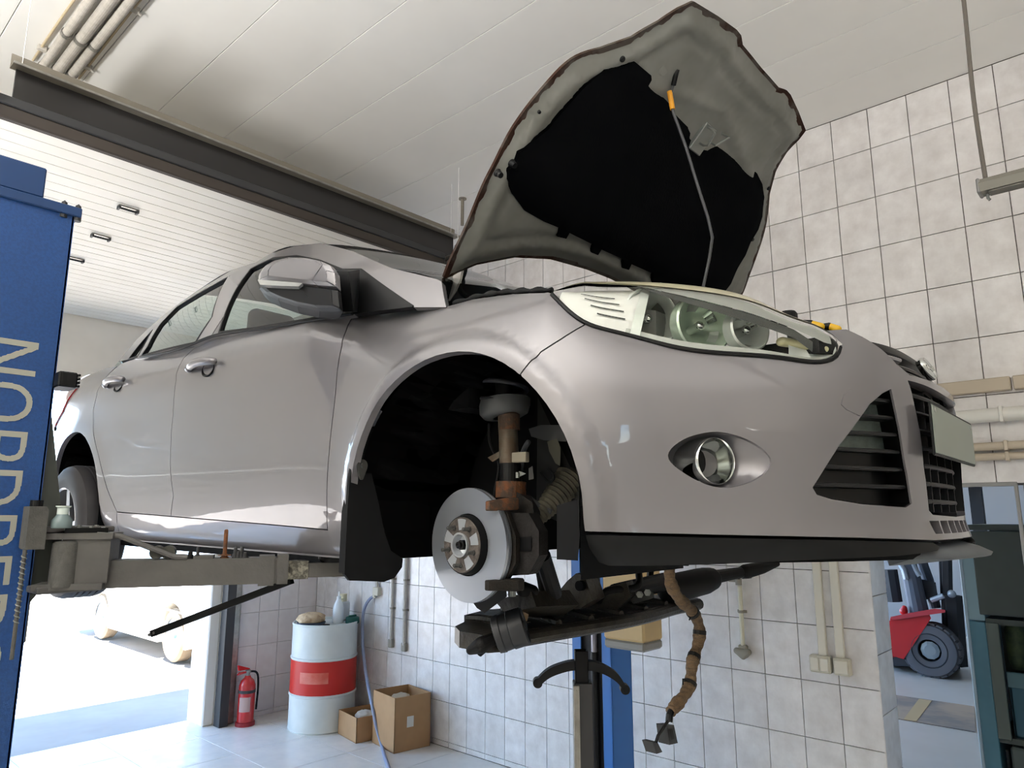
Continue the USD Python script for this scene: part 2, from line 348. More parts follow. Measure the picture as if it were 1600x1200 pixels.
part('rod', lathe([(0, 0.011), *[(0.004 + 0.006 * k, 0.011 if k % 2 else 0.0135) for k in range(35)], (0.215, 0.0)], (3.36, 3.56, ZC), (0, 0, -1), 12), rail_m, rod)
part('ceiling_washer', lathe([(0, 0), (0, 0.03), (0.006, 0.03), (0.006, 0.011)], (3.36, 3.56, ZC - 0.006), (0, 0, 1), 20), rail_m, rod)

# three pipes and two thin cables under the ceiling
px = (0.800, 0.862, 0.922)
for k, x in enumerate(px):
    r = (0.020, 0.026, 0.023)[k]
    p = thing('ceiling_pipe', ('thin leftmost grey pipe of the three under the ceiling', 'thick middle grey pipe of the three under the ceiling', 'rightmost pale pipe of the three under the ceiling')[k], 'pipe', (x, 3.9, ZC - 0.035))
    P = [(x, Y0 + 0.02, ZC - 0.035), (x, 4.00 - 0.02 * k, ZC - 0.035)]
    part('pipe', tube(P, r, 20), pipe_m, p)
    part('pipe_end', lathe([(0, r), (0.0, r + 0.004), (0.03, r + 0.004), (0.03, r)], (x, 3.965 - 0.02 * k, ZC - 0.035), (0, 1, 0), 20), alu_m, p)
    for y in np.arange(-0.8, 4.0, 1.1):
        part('saddle_clip', [lathe([(-0.012, r + 0.002), (-0.012, r + 0.005), (0.012, r + 0.005), (0.012, r + 0.002)], (x, y, ZC - 0.035), (0, 1, 0), 16), box((x - 0.008, y - 0.01, ZC - 0.012), (x + 0.008, y + 0.01, ZC))], alu_m, p)
for k, x in enumerate((0.762, 0.965)):
    p = thing('ceiling_cable', ('thin beige cable clipped left of the ceiling pipes', 'thin beige cable clipped right of the ceiling pipes')[k], 'cable', (x, 3.9, ZC))
    ys = np.arange(-2.0, 4.05, 0.25)
    part('cable', tube([(x + 0.006 * math.sin(y * 3.1 + k), y, ZC - 0.012 + 0.004 * math.sin(5 * y)) for y in ys], 0.006, 8), mat('beige_cable', 'b9a889', 0.6) if k == 0 else MATS['beige_cable'], p)
    for y in (1.2, 2.3, 3.22, 3.85):
        part('cable_clip', [box((x - 0.02, y - 0.014, ZC - 0.024), (x + 0.02, y + 0.014, ZC), 0.003), cyl((x + 0.018, y, ZC - 0.02), (x + 0.03, y + 0.006, ZC - 0.024), 0.006, 8)], pipe_m, p)

# ------------------------------------------------------------------ the yard outside
part('yard', box((-30, YB + 0.34, -0.3), (30, 50, -0.012)), ground_m, kind='structure', name=None) if False else part('yard', box((-30, YB + 0.34, -0.3), (40, 60, -0.012)), ground_m, kind='structure')
for k, (x, y, power) in enumerate(ADDED_UPLIGHTS):  # housings of the added fill lamps, invented to carry the lights
    cl_ = thing('hanging_uplighter', ('added white fill uplighter, out of view at the far end of the neighbouring bay', 'added white fill uplighter, out of view left of the camera', 'added white fill uplighter, out of view behind the camera')[k], 'lamp', (x, y, 2.2))
    part('trough', [box((x - .14, y - .75, 2.2), (x + .14, y + .75, 2.22), .004), box((x - .14, y - .75, 2.2), (x - .125, y + .75, 2.29)), box((x + .125, y - .75, 2.2), (x + .14, y + .75, 2.29))], MATS['white_plastic'], cl_)
    for yy in (y - .6, y + .6): part('wire', cyl((x - .13, yy, 2.28), (x - .13, yy, ZC), .004, 8), rail_m, cl_)

gv = thing('gate_track', 'dark upright gate track at the right side of the gate opening', 'rail', (OPX1 + .14, YB - .06, 0))
part('dark_post', box((OPX1 + .085, YB - .11, 0.0), (OPX1 + .165, YB - .002, OPZ + .25), .003), darkgrey_m, gv)
part('track_channel', [box((OPX1 + .17, YB - .07, 0.01), (OPX1 + .235, YB - .066, OPZ + .25)), box((OPX1 + .17, YB - .07, 0.01), (OPX1 + .174, YB - .002, OPZ + .25)), box((OPX1 + .231, YB - .07, 0.01), (OPX1 + .235, YB - .002, OPZ + .25))], alu_m, gv)
# ------------------------------------------------------------------ the car: pose, body surface, panels
CYAW, CPIT = math.radians(178.59), math.radians(-0.631)
CORG = np.array([2.0932, 1.2972, 1.8 - 0.2918])
f0, r0, z0_ = np.array([math.sin(CYAW), math.cos(CYAW), 0]), np.array([math.cos(CYAW), -math.sin(CYAW), 0]), np.array([0, 0, 1.0])
CF, CU = f0 * math.cos(CPIT) + z0_ * math.sin(CPIT), -f0 * math.sin(CPIT) + z0_ * math.cos(CPIT)
CM = np.stack([CF, r0, CU])                                   # rows: forward, right side, up
CCAM = CM @ (EYE - CORG)
def proj_c(p):
    q = np.atleast_2d(p) @ CM + CORG - EYE; d = q @ c_fw
    return np.stack([800 + FPX * (q @ c_rt) / d, 600 - FPX * (q @ c_up) / d], 1)
def ray_c(px, py): return CM @ ray_w(px, py)
def at_c(px, py, axis, v):
    d = ray_c(px, py); return CCAM + d * (v - CCAM[axis]) / d[axis]
# car frame is left-handed in (forward, right, up); the prim keeps (forward, left, up), so mirror y on writing
mcar = np.eye(4); mcar[0, :3], mcar[1, :3], mcar[2, :3], mcar[3, :3] = CF, -r0, CU, CORG
car = thing('car', 'silver grey saloon car raised on the lift with its bonnet open', 'car', matrix=mcar)
def cpart(name, mesh, m, parent=None, smooth=False, **k):
    """a part of the car from points in (forward, right, up)"""
    mesh = cat_(mesh) if isinstance(mesh, (list, tuple)) and hasattr(mesh[0], 'vertices') else mesh
    if isinstance(mesh, tuple): mesh = trimesh.Trimesh(mesh[0], mesh[1], process=False)
    mesh = mesh.copy(); v = np.array(mesh.vertices); v[:, 1] *= -1
    mesh = trimesh.Trimesh(v, mesh.faces[:, ::-1], process=False)
    return part(name, mesh, m, car if parent is None else parent, smooth=smooth, **k)
def flip(m):
    v = np.array(m.vertices); v[:, 1] *= -1; return trimesh.Trimesh(v, m.faces[:, ::-1], process=False)
def to_world(p): return np.atleast_2d(p) @ CM + CORG

paint_m = mat('silver_paint', '7d7a7d', 0.42, metal=0.5, coat=0.9, coat_rough=0.02)
dirty_m = mat('silver_paint_inside', '8a8a85', 0.55, metal=0.3, color2='7b7b75', nscale=5)
rust_edge_m = mat('rusty_rim', '4a2e22', 0.85, color2='6e655e', nscale=10, lo=0.42, hi=0.58)
plastic_m = mat('dark_trim', '0c0d0f', 0.5, spec=0.3)
skirt_m = mat('charcoal_skirt', '0b0c0d', 0.5, spec=0.25)
pad_m = mat('insulation_felt', '040507', 0.95, spec=0.08, bump=0.3, bscale=120)
chrome_m = mat('chrome', 'd5d8d5', 0.08, metal=1.0)
satin_m = mat('satin_silver', 'a9a7a8', 0.3, metal=0.7)
glass_m = pane('window_glass', (0.72, 0.80, 0.76), 1.5)
lens_m = pane('lamp_lens', (0.95, 0.96, 0.945), 1.10, 0.05)
rubber_m = mat('rubber', '0a0b0d', 0.7, spec=0.3)
inner_m = mat('dark_inner_body', '08090b', 0.8, spec=0.2)

# plan outline of the right half, rear centre to front centre, (forward, right)
PLAN = np.array([(-3.63, 0), (-3.62, .35), (-3.54, .62), (-3.38, .78), (-3.1, .865), (-2.648, .898), (-2.0, .905), (-1.4, .905), (-.8, .905), (-.35, .905), (0, .903), (.2, .895), (.31, .880), (.42, .835), (.51, .765), (.60, .685), (.68, .605), (.745, .525), (.803, .44), (.852, .345), (.884, .24), (.898, .12), (.901, 0)])
from scipy.interpolate import CubicSpline, PchipInterpolator
_t = np.r_[0, np.cumsum(np.linalg.norm(np.diff(PLAN, axis=0), axis=1))]
S_AXLE = _t[10]; _t = _t - S_AXLE                        # s = 0 at the front axle
_px, _py = CubicSpline(_t, PLAN[:, 0]), CubicSpline(_t, PLAN[:, 1])
S_MIN, S_MAX = _t[0], _t[-1]
def prof(nodes):
    z, o = np.array(nodes).T; return PchipInterpolator(z, o, extrapolate=True)
P_SIDE = prof([(.05, -.13), (.15, -.10), (.20, -.060), (.26, -.035), (.36, -.018), (.50, -.006), (.62, 0), (.72, -.004), (.80, -.010), (.86, -.020), (.91, -.040), (.96, -.062), (1.0, -.09)])
P_FEND = prof([(.05, -.10), (.15, -.07), (.20, -.04), (.30, -.015), (.45, -.004), (.58, 0), (.68, -.006), (.76, -.030), (.82, -.065), (.87, -.11), (.92, -.18), (.97, -.28), (1.0, -.34)])
P_NOSE = prof([(.05, -.10), (.15, -.055), (.19, -.022), (.235, -.004), (.30, -.008), (.40, -.004), (.48, 0), (.56, -.004), (.62, -.016), (.68, -.04), (.72, -.07), (.77, -.13), (.82, -.24), (.87, -.40), (1.0, -.8)])
P_MID = prof([(.05, -.12), (.15, -.05), (.19, -.005), (.215, .012), (.25, -.002), (.30, -.012), (.40, -.012), (.50, -.006), (.58, -.006), (.64, -.014), (.70, -.035), (.74, -.07), (.78, -.14), (.83, -.28), (.87, -.42), (1.0, -.8)])
def smst(a, b, x): t = np.clip((x - a) / (b - a), 0, 1); return t * t * (3 - 2 * t)
ARC_F, ARC_R, ARR = (-.030, .315), (-2.690, .300), .378
def S(s, z):
    s, z = np.broadcast_arrays(np.asarray(s, float), np.asarray(z, float))
    far = s > S_MAX; s = np.where(far, 2 * S_MAX - s, s)
    x, y, tx, ty = _px(s), _py(s), _px(s, 1), _py(s, 1)
    L = np.hypot(tx, ty); nx, ny = -(ty / L), tx / L          # travel goes rear -> front on the right side: outwards is to its left
    w1, w2, w3 = smst(-.75, -.30, s), smst(.22, .52, s), smst(.75, 1.05, s)
    off = P_SIDE(z) * (1 - w1) + P_FEND(z) * w1
    off = off * (1 - w2) + P_NOSE(z) * w2
    off = off * (1 - w3) + P_MID(z) * w3
    # door shoulder crease and lower scallop
    dw = smst(-2.9, -2.5, s) * (1 - smst(-.55, -.25, s))
    zc = .80 + .02 * (-s - .5)
    off = off + dw * (.007 * np.exp(-((z - zc) / .018) ** 2) * 0 - .016 * np.exp(-((z - .63) / .13) ** 2) * smst(-2.5, -1.9, s) + .004 * smst(zc - .008, zc + .008, z) - .004)
    # rounded wheel-arch lips
    for c, k in ((ARC_F, 1.0), (ARC_R, .8)):
        r = np.hypot(x - c[0], z - c[1]); rr = r - ARR
        off = off + k * (.010 * np.exp(-(np.maximum(rr, 0) / .07) ** 2) + (.010 if k > .9 else .006 * 0) * (1 - smst(.040, .056, rr))) * (y > .5) * smst(.16, .3, z)
    return np.stack([x + nx * off, (y + ny * off) * np.where(far, -1, 1), np.broadcast_to(z, x.shape)], -1)
def normals_of(fn, a, b, e=1e-3):
    pa, pb = (fn(a + e, b) - fn(a - e, b)), (fn(a, b + e) - fn(a, b - e))
    n = np.cross(pa, pb); n /= np.maximum(np.linalg.norm(n, axis=-1, keepdims=True), 1e-12); return n
# greenhouse side surface
def belt(x): return np.interp(x, [-3.6, -2.9, -2.34, -1.42, -.3, .2], [1.0, 1.0, .985, .965, .882, .84])
def G(x, z):
    x, z = np.broadcast_arrays(np.asarray(x, float), np.asarray(z, float))
    d = z - belt(x)
    y = .862 - .30 * d - .62 * np.maximum(d, 0) ** 2 - .05 * np.maximum(-1.5 - x, 0) ** 2 * 1.2 - .12 * np.maximum(x + .75, 0) ** 1.5
    return np.stack([x, y, z], -1)
_cache = {}
def inv(fn, pts, arange, brange, n=(260, 90)):
    """surface parameters under picture points: the photograph's outlines laid on the body surface"""
    from scipy.optimize import least_squares
    key = (fn.__name__, arange, brange)
    if key not in _cache:
        A, B = np.meshgrid(np.linspace(*arange, n[0]), np.linspace(*brange, n[1]), indexing='ij'); P = fn(A, B).reshape(-1, 3)
        N = normals_of(fn, A, B).reshape(-1, 3); vis = np.einsum('ij,ij->i', N, CCAM - P); 
        if np.median(vis) < 0: vis = -vis
        Q = proj_c(P); _cache[key] = (A.ravel(), B.ravel(), P, Q, vis)
    A, B, P, Q, vis = _cache[key]; out = []
    for p in pts:
        d = np.hypot(*(Q - p).T) + (vis < 0) * 30; i = int(np.argmin(d)); ab = np.array([A[i], B[i]])
        for _ in range(12):
            e = 1e-4; q0 = proj_c(fn(ab[0], ab[1]))[0]; J = np.stack([(proj_c(fn(ab[0] + e, ab[1]))[0] - q0) / e, (proj_c(fn(ab[0], ab[1] + e))[0] - q0) / e], 1)
            try: st = np.linalg.solve(J.T @ J + 1e-3 * np.eye(2), J.T @ (np.asarray(p) - q0))
            except np.linalg.LinAlgError: break
            ab = ab + np.clip(st, -.05, .05)
            if np.abs(st).max() < 1e-5: break
        q = proj_c(fn(ab[0], ab[1]))[0]
        if np.hypot(*(q - p)) > 8: ab = np.array([A[i], B[i]])
        out.append(ab)
    return np.array(out)
def iS(pts): return inv(S, tuple(map(tuple, pts)), (-3.2, S_MAX + .25), (.12, .98))
def iG(pts): return inv(G, tuple(map(tuple, pts)), (-3.0, .1), (.84, 1.45))
def resample(P, h):
    P = np.asarray(P, float); Q = np.vstack([P, P[:1]]); out = []
    for a, b in zip(Q[:-1], Q[1:]):
        n = max(1, int(math.ceil(np.linalg.norm(b - a) / h))); out.append(a + (b - a) * (np.arange(n) / n)[:, None])
    return np.vstack(out)
def fill(poly, h):
    """even triangulation of a shapely polygon"""
    poly = poly.buffer(0)
    if poly.geom_type != 'Polygon': poly = max(poly.geoms, key=lambda g: g.area)
    rings = [resample(np.array(r.coords)[:-1], h * .6) for r in [poly.exterior, *poly.interiors]]
    x0, y0, x1, y1 = poly.bounds
    X, Y = np.meshgrid(np.arange(x0 + h / 2, x1, h), np.arange(y0 + h / 2, y1, h)); I = np.stack([X.ravel(), Y.ravel()], 1)
    inside = shapely.contains_xy(poly.buffer(-h * .45), I[:, 0], I[:, 1]) if not poly.buffer(-h * .45).is_empty else np.zeros(len(I), bool)
    V = np.vstack(rings + [I[inside]]); D = Delaunay(V, qhull_options='QJ Qbb Qc')
    T = D.simplices; c = V[T].mean(1); T = T[shapely.contains_xy(poly, c[:, 0], c[:, 1])]
    a = V[T]; ar = (a[:, 1, 0] - a[:, 0, 0]) * (a[:, 2, 1] - a[:, 0, 1]) - (a[:, 1, 1] - a[:, 0, 1]) * (a[:, 2, 0] - a[:, 0, 0])
    T = np.where((ar < 0)[:, None], T[:, ::-1], T); T = T[np.abs(ar) > 1e-9]
    n0 = [len(r) for r in rings]
    return V, T, n0
def panel(poly, fn, h=.03, lip=.016, out=1.0, lift=0.0, inset=.0018):
    """a sheet panel: the polygon of parameters laid on the surface fn, with edges rolled inwards by lip"""
    if not hasattr(poly, 'geom_type'): poly = sg.Polygon(poly)
    poly = poly.buffer(0)
    if poly.geom_type != 'Polygon': poly = max(poly.geoms, key=lambda g: g.area)
    if inset: poly = poly.buffer(-inset, join_style=1, quad_segs=3)
    if poly.geom_type != 'Polygon': poly = max(poly.geoms, key=lambda g: g.area)
    V, T, n0 = fill(poly, h); P = fn(V[:, 0], V[:, 1]); N = normals_of(fn, V[:, 0], V[:, 1])
    ref = np.median(np.einsum('ij,ij->i', N, P - np.array([np.clip(P[:, 0].mean(), -2.6, 0) * 1.0, 0, .6])))
    if ref < 0: N = -N
    e1, e2 = P[T[:, 1]] - P[T[:, 0]], P[T[:, 2]] - P[T[:, 0]]
    if (np.einsum('ij,ij->i', np.cross(e1, e2), N[T[:, 0]]) < 0).mean() > .5: T = T[:, ::-1]
    P = P + N * lift; Vs, Fs = [P], [T]; base = len(P); k = 0
    for n in n0:
        ring = np.arange(k, k + n); k += n
        if lip:
            A = P[ring]; B = A - N[ring] * lip * .35; C = A - N[ring] * lip
            nxt = np.roll(A, -1, 0) - np.roll(A, 1, 0); side = np.cross(nxt, N[ring]); side /= np.maximum(np.linalg.norm(side, axis=1, keepdims=True), 1e-9)
            Vs += [B, C]; i = np.arange(n); j = (i + 1) % n
            # orient by comparing with the neighbouring face winding
            for q, (p0, p1) in enumerate(((ring, base + i), (base + i, base + n + i))):
                a0, a1, b0, b1 = p0[i], p0[j], p1[i], p1[j]
                Fs += [np.stack([a1, a0, b0], 1), np.stack([a1, b0, b1], 1)]
            base += 2 * n
    m = trimesh.Trimesh(np.vstack(Vs), np.vstack(Fs), process=False)
    return m
def sheet(name, poly, fn, m, h=.03, lip=.016, lift=0.0, inset=.0018, parent=None, mirror=True, smooth=50, **k):
    """panel on the right side, and its twin on the far side"""
    me = panel(poly, fn, h, lip, lift=lift, inset=inset)
    p = cpart(name, me, m, parent, smooth=smooth, **k)
    if mirror: cpart(name, flip(me), m, None, smooth=smooth)
    return p
def P2(s): return [tuple(map(float, q.split(','))) for q in s.split()]

# --- picture outlines of the panels (traced), laid on the body surface
arch = lambda c, r, n=60: [(c[0] + r * math.cos(a), c[1] + r * math.sin(a)) for a in np.linspace(0, 2 * math.pi, n, endpoint=False)]
def s_of_x(x):                     # along the straight flank x maps to s
    ss = np.linspace(-3.3, .6, 800); return np.interp(x, _px(ss), ss)
ARCH_F = sg.Polygon([(s_of_x(a), b) for a, b in arch(ARC_F, ARR)] ).union(sg.Polygon([(s_of_x(ARC_F[0] - ARR), ARC_F[1]), (s_of_x(ARC_F[0] + ARR), ARC_F[1]), (s_of_x(ARC_F[0] + ARR + .02), .0), (s_of_x(ARC_F[0] - ARR - .02), .0)]))
ARCH_R = sg.Polygon([(s_of_x(a), b) for a, b in arch(ARC_R, ARR * .97)]).union(sg.Polygon([(s_of_x(ARC_R[0] - ARR), ARC_R[1]), (s_of_x(ARC_R[0] + ARR * .97), ARC_R[1]), (s_of_x(ARC_R[0] + ARR + .02), .0), (s_of_x(ARC_R[0] - ARR), .0)]))
fd = iS(P2('555,490 540,519 533,546 526,592 519,660 514,710 511,795 512,828 390,817 267,807 271,775 266,725 268,670 272,620 287,560 307,541 327,527 400,515 480,503'))
rd = iS(P2('327,527 307,541 287,560 272,620 268,670 266,725 271,775 267,807 183,800 168,765 154,712 146,675 146,640 152,612 165,590 190,568 222,556 270,544'))
fend_top = iS(P2('555,490 600,484 645,479 697,479 740,467 800,459 860,457'))
seam = iS(P2('870,464 885,478 920,504 875,531 845,550 827,567 813,585'))
fd_front = fd[:8]
fender = sg.Polygon(list(map(tuple, fend_top)) + list(map(tuple, seam)) + [(s_of_x(.0), .45), (s_of_x(-.46), .165)] + [(fd_front[-1][0], .165)] + [tuple(q) for q in fd_front[::-1]])
fender = fender.difference(ARCH_F).difference(sg.box(s_of_x(-.425), 0, 0, .30))
if fender.geom_type != 'Polygon': fender = max(fender.geoms, key=lambda g: g.area)
door_f, door_r = sg.Polygon(fd), sg.Polygon(rd)
# ------------------------------------------------------------------ body panels
def mirror_poly(poly): return shapely.affinity.scale(poly, xfact=-1, yfact=1, origin=(S_MAX, 0))
import shapely.affinity
fdr = sheet('front_door', door_f, S, paint_m, h=.03)
rdr = sheet('rear_door', door_r, S, paint_m, h=.03)
sheet('front_fender', fender, S, paint_m, h=.014, lip=.022, label='right front wing with rolled wheel arch lip')
# sill
sill = sg.Polygon([(s_of_x(-2.36), .165), (s_of_x(-2.36), .290), (-2.141, .284), (-1.613, .271), (-1.022, .257), (-.572, .244), (s_of_x(-.40), .244), (s_of_x(-.40), .165)]).difference(ARCH_F.buffer(.001)).difference(ARCH_R.buffer(.001))
sheet('sill', sill, S, paint_m, h=.04, lip=.05)
# rear quarter, rear bumper, boot lid
q_edge = [(-2.141, .284), (-2.237, .382), (-2.344, .537), (-2.441, .653), (-2.507, .767), (-2.507, .855), (-2.503, .93), (-2.45, .985)]
quarter = sg.Polygon(q_edge + [(-2.6, 1.0), (-3.0, 1.0), (-3.45, 1.0), (-3.45, .60), (s_of_x(-3.10), .60), (s_of_x(-3.06), .30), (s_of_x(-3.02), .2), (-2.2, .165)]).difference(ARCH_R)
sheet('rear_wing', quarter, S, paint_m, h=.03, lip=.022)
rb = sg.Polygon([(s_of_x(-3.02), .2), (s_of_x(-3.06), .30), (s_of_x(-3.10), .595), (-3.45, .595), (S_MIN + .01, .60), (S_MIN + .01, .18), (-3.45, .18)])
sheet('rear_bumper', rb, S, paint_m, h=.05, lip=.02)
bl = sg.Polygon([(-3.46, .605), (-3.46, 1.0), (S_MIN + .01, 1.0), (S_MIN + .01, .605)])
sheet('boot_lid', bl, S, paint_m, h=.06, lip=.02)
tl_m = mat('red_lamp', '8c1512', 0.15, coat=1.0)
tl = sg.Polygon([(-2.93, .93), (-3.42, .95), (-3.42, .74), (-3.2, .72), (-3.02, .80)])
sheet('tail_lamp', tl, S, tl_m, h=.04, lip=.02, lift=.006, label='red tail lamp')
cpart('reversing_sensor', lathe([(0, 0), (0, .012), (.004, .010), (.004, 0)], S(s_of_x(-3.16), .72), (-.5, .85, 0), 16), plastic_m)

# door handles on the belt crease: body-coloured bars over a dark cup
def handle(px, parent):
    a = iS([px])[0]; c = S(a[0], a[1]); n = normals_of(S, np.array([a[0]]), np.array([a[1]]))[0]; n = n if n[1] > 0 else -n
    cup = lathe([(-.012, .0), (-.010, .022), (-.001, .030), (.002, .033), (.001, .036), (-.004, .036)], c + n * .001 + np.array([.02, 0, -.012]), n, 28)
    v = np.array(cup.vertices); v[:, 0] = c[0] + .02 + (v[:, 0] - c[0] - .02) * 1.35; v[:, 2] = c[2] - .012 + (v[:, 2] - c[2] + .012) * .9
    d = cpart('handle_cup', trimesh.Trimesh(v, cup.faces, process=False), plastic_m, parent, smooth=60, label='dark recess behind the handle')
    P = [c + np.array([x, 0, .004 * math.cos(x * 14)]) + n * (.006 + .028 * max(0, 1 - (x / .105) ** 2) ** .5) for x in np.linspace(-.10, .10, 15)]
    bar = tube(P, [.008 + .009 * max(0, 1 - (x / .115) ** 4) for x in np.linspace(-.10, .10, 15)], 12)
    cpart('handle', bar, paint_m, parent, smooth=True)
    cpart('lock_cover', hull(ball(c + np.array([-.118, 0, .002]) + n * .012, .016, (1, .8, 1.1)), ball(c + np.array([-.135, 0, .002]) + n * .008, .012)), paint_m, parent, smooth=60)
handle((322, 572), fdr); handle((184, 599), rdr)
rub = iS([(430, 508)])[0]

# ------------------------------------------------------------------ bumper cover with its openings
low = iS(P2('920,504 960,516 1000,526 1060,541 1150,551 1230,558 1290,562 1308,553 1313,540'))
tip = iS(P2('1300,527 1285,516'))
topc = [(1.02, .735), (1.05, .715), (1.095, .685), (1.13, .652), (1.175, .630)]
half = [tuple(q) for q in seam[::-1][:5]] + [tuple(q) for q in low] + [tuple(q) for q in tip] + topc + [(S_MAX, .634), (S_MAX, .245), (1.20, .245), (.94, .253), (.741, .256), (.538, .259), (.345, .262)]
half = sg.Polygon(half).difference(ARCH_F).buffer(0)
fog = sg.Polygon(iS(P2('1045,712 1060,693 1090,680 1120,676 1155,683 1185,698 1204,722 1190,742 1165,755 1130,761 1095,752 1065,735')))
fog = sg.Polygon(spline(np.array(fog.exterior.coords)[:-1], 60, closed=True))
tri = sg.Polygon(iS(P2('1392,609 1380,615 1360,632 1312,697 1271,762 1277,772 1300,779 1350,787 1415,792 1424,786 1417,740 1407,682 1397,632')))
gl = iS(P2('1421,603 1432,645 1442,707 1447,750 1452,797'))
GLx = float(np.mean(gl[:, 0]))
main = sg.Polygon([(gl[0][0] - .0, .612), *map(tuple, gl[1:]), (gl[-1][0] + .02, .305), (S_MAX + .005, .300), (S_MAX + .005, .606)])
lows = iS(P2('1459,814 1465,831'))
lower = sg.Polygon([(lows[0][0] - .03, .290), (lows[0][0] - .005, .262), (S_MAX - .004, .262), (S_MAX - .004, .290)])
pieces = [half.difference(fog).difference(tri).difference(main)]
cover = pieces[0]; cover = cover.union(mirror_poly(cover)).buffer(.0006).buffer(-.0006)
slots = []
sl0 = lows[0][0] - .03; sw = (2 * S_MAX - 2 * sl0) / 7
for k in range(7):
    a, b = sl0 + k * sw + .006, sl0 + (k + 1) * sw - .006
    slots.append(sg.Polygon([(a, .288), (a + (.012 if k == 0 else 0), .262), (b - (.012 if k == 6 else 0), .262), (b, .288)]))
for q in slots: cover = cover.difference(q)
me = panel(cover, S, .016, .02)
bump = cpart('front_bumper', me, paint_m, smooth=50, label='front bumper cover with grille openings')
# charcoal skirt under the body colour, and the pale splitter lip in the middle
sk = iS(P2('905,832 1050,836 1200,839 1330,842 1450,846')); 
skirt = sg.Polygon([(.345, .258), (.538, .256), (.741, .253), (.94, .250), (1.185, .243), (1.21, .232), (1.19, .222), (1.045, .214), (.881, .208), (.606, .194), (.40, .188), (.36, .20)])
def S_sk(s, z):
    p = S(s, z); d = np.clip((.245 - z) / .06, 0, 1) ** 2 * .03; q = p.copy(); n = p.copy(); n[..., 2] = 0
    c = np.stack([_px(np.clip(s, S_MIN, S_MAX)) * 0 + p[..., 0] - .2, p[..., 1] * .5, p[..., 2]], -1); v = p - c; v[..., 2] = 0; v /= np.linalg.norm(v, axis=-1, keepdims=True)
    return p - v * d[..., None]
sheet('bumper_skirt', skirt, S_sk, skirt_m, h=.03, lip=.06, mirror=True, parent=None)
lipP = []
for y in np.linspace(-.30, .30, 25):
    u = y / .30; x = .893 - .045 * abs(u) ** 2.2; ext = .062 * (1 - abs(u) ** 2.5)
    lipP.append((x, y, ext))
V, Fc = [], []
for x, y, e in lipP: V += [(x - .02, y, .236), (x + e * .55, y, .224), (x + e, y, .212), (x + e - .004, y, .205), (x - .05, y, .188), (x - .06, y, .225)]
for i in range(len(lipP) - 1):
    for k in range(6):
        a, b = i * 6 + k, i * 6 + (k + 1) % 6; Fc += [[a, b, b + 6], [a, b + 6, a + 6]]
Fc += [[0, 2, 1], [0, 3, 2], [0, 4, 3], [0, 5, 4]]; o = (len(lipP) - 1) * 6; Fc += [[o, o + 1, o + 2], [o, o + 2, o + 3], [o, o + 3, o + 4], [o, o + 4, o + 5]]
cpart('front_splitter', trimesh.Trimesh(np.array(V), np.array(Fc), process=False), mat('splitter_grey', '55595d', 0.5), smooth=40, label='pale grey plastic splitter lip')

# grilles: dark backing, slats, bars
def strip_mesh(s0, s1, z, hgt, dep, back=.012, n=14, zf=None):
    """a horizontal slat following the body surface"""
    ss = np.linspace(s0, s1, n); P = S(ss, np.full(n, z)); N = normals_of(S, ss, np.full(n, z)); N[np.einsum('ij,ij->i', N, P - np.array([0, 0, z])) < 0] *= -1
    V, F = [], []
    for p, nn in zip(P, N):
        a = p - nn * back; b = p - nn * (back + dep)
        V += [a + [0, 0, hgt / 2 - .002], a + nn * .002 , a + [0, 0, -hgt / 2 + .002], b + [0, 0, -hgt / 2], b + [0, 0, hgt / 2]]
    for i in range(n - 1):
        for k in range(5):
            x, y = i * 5 + k, i * 5 + (k + 1) % 5; F += [[x, x + 5, y + 5], [x, y + 5, y]]
    F += [[0, 1, 2], [0, 2, 3], [0, 3, 4]]; o = (n - 1) * 5; F += [[o, o + 2, o + 1], [o, o + 3, o + 2], [o, o + 4, o + 3]]
    return trimesh.Trimesh(np.array(V), np.array(F), process=False)
def S_in(d):
    def fn(s, z):
        p = S(s, z); n = normals_of(S, np.asarray(s, float), np.asarray(z, float)); sgn = np.where(np.einsum('...i,...i->...', n, p - np.array([0, 0, .5])) < 0, -1.0, 1.0)
        return p - n * sgn[..., None] * d
    fn.__name__ = f'S_in{d}'; return fn
black_gloss = mat('black_gloss', '070809', 0.3, spec=0.35)
grey_back = mat('absorber_grey', '6f7a74', 0.4, metal=0.4, color2='565f5a', nscale=30)
for side in (0, 1):
    k = dict(parent=None)
    tb = panel(tri.buffer(.006), S_in(.05), .04, .0, inset=0)
    xs = [q for q in tri.exterior.coords]
    g = cpart('bumper_corner_grille', [flip(tb) if side else tb], black_gloss, label='dark triangular grille in the bumper corner')
    # liner walls from the opening edge back to the backing
    R = resample(np.array(tri.exterior.coords)[:-1], .02); A = S_in(.004)(R[:, 0], R[:, 1]); B = S_in(.052)(R[:, 0], R[:, 1]); n = len(R); i = np.arange(n); j = (i + 1) % n
    w = trimesh.Trimesh(np.vstack([A, B]), np.vstack([np.stack([i, j, n + j], 1), np.stack([i, n + j, n + i], 1), np.stack([i, n + j, j], 1), np.stack([i, n + i, n + j], 1)]), process=False)
    cpart('grille_surround', flip(w) if side else w, black_gloss, g)
    foam = panel(tri.buffer(.004).intersection(sg.box(0, .44, 3, .70)), S_in(.044), .04, .0, inset=0)
    cpart('absorber', flip(foam) if side else foam, grey_back, g, label='grey absorber behind the upper slats')
    for zz in np.linspace(.365, .560, 6):
        row = tri.intersection(sg.box(0, zz - .001, 4, zz + .001))
        if row.is_empty: continue
        a, _, b, _ = row.bounds; m = strip_mesh(a - .002, b + .002, zz, .012, .03, .010)
        cpart('slat', flip(m) if side else m, black_gloss, g, smooth=30)
mb = panel(main.union(mirror_poly(main)).buffer(.006), S_in(.10), .05, 0, inset=0)
mg = cpart('main_grille', mb, pad_m, label='black slatted main grille')
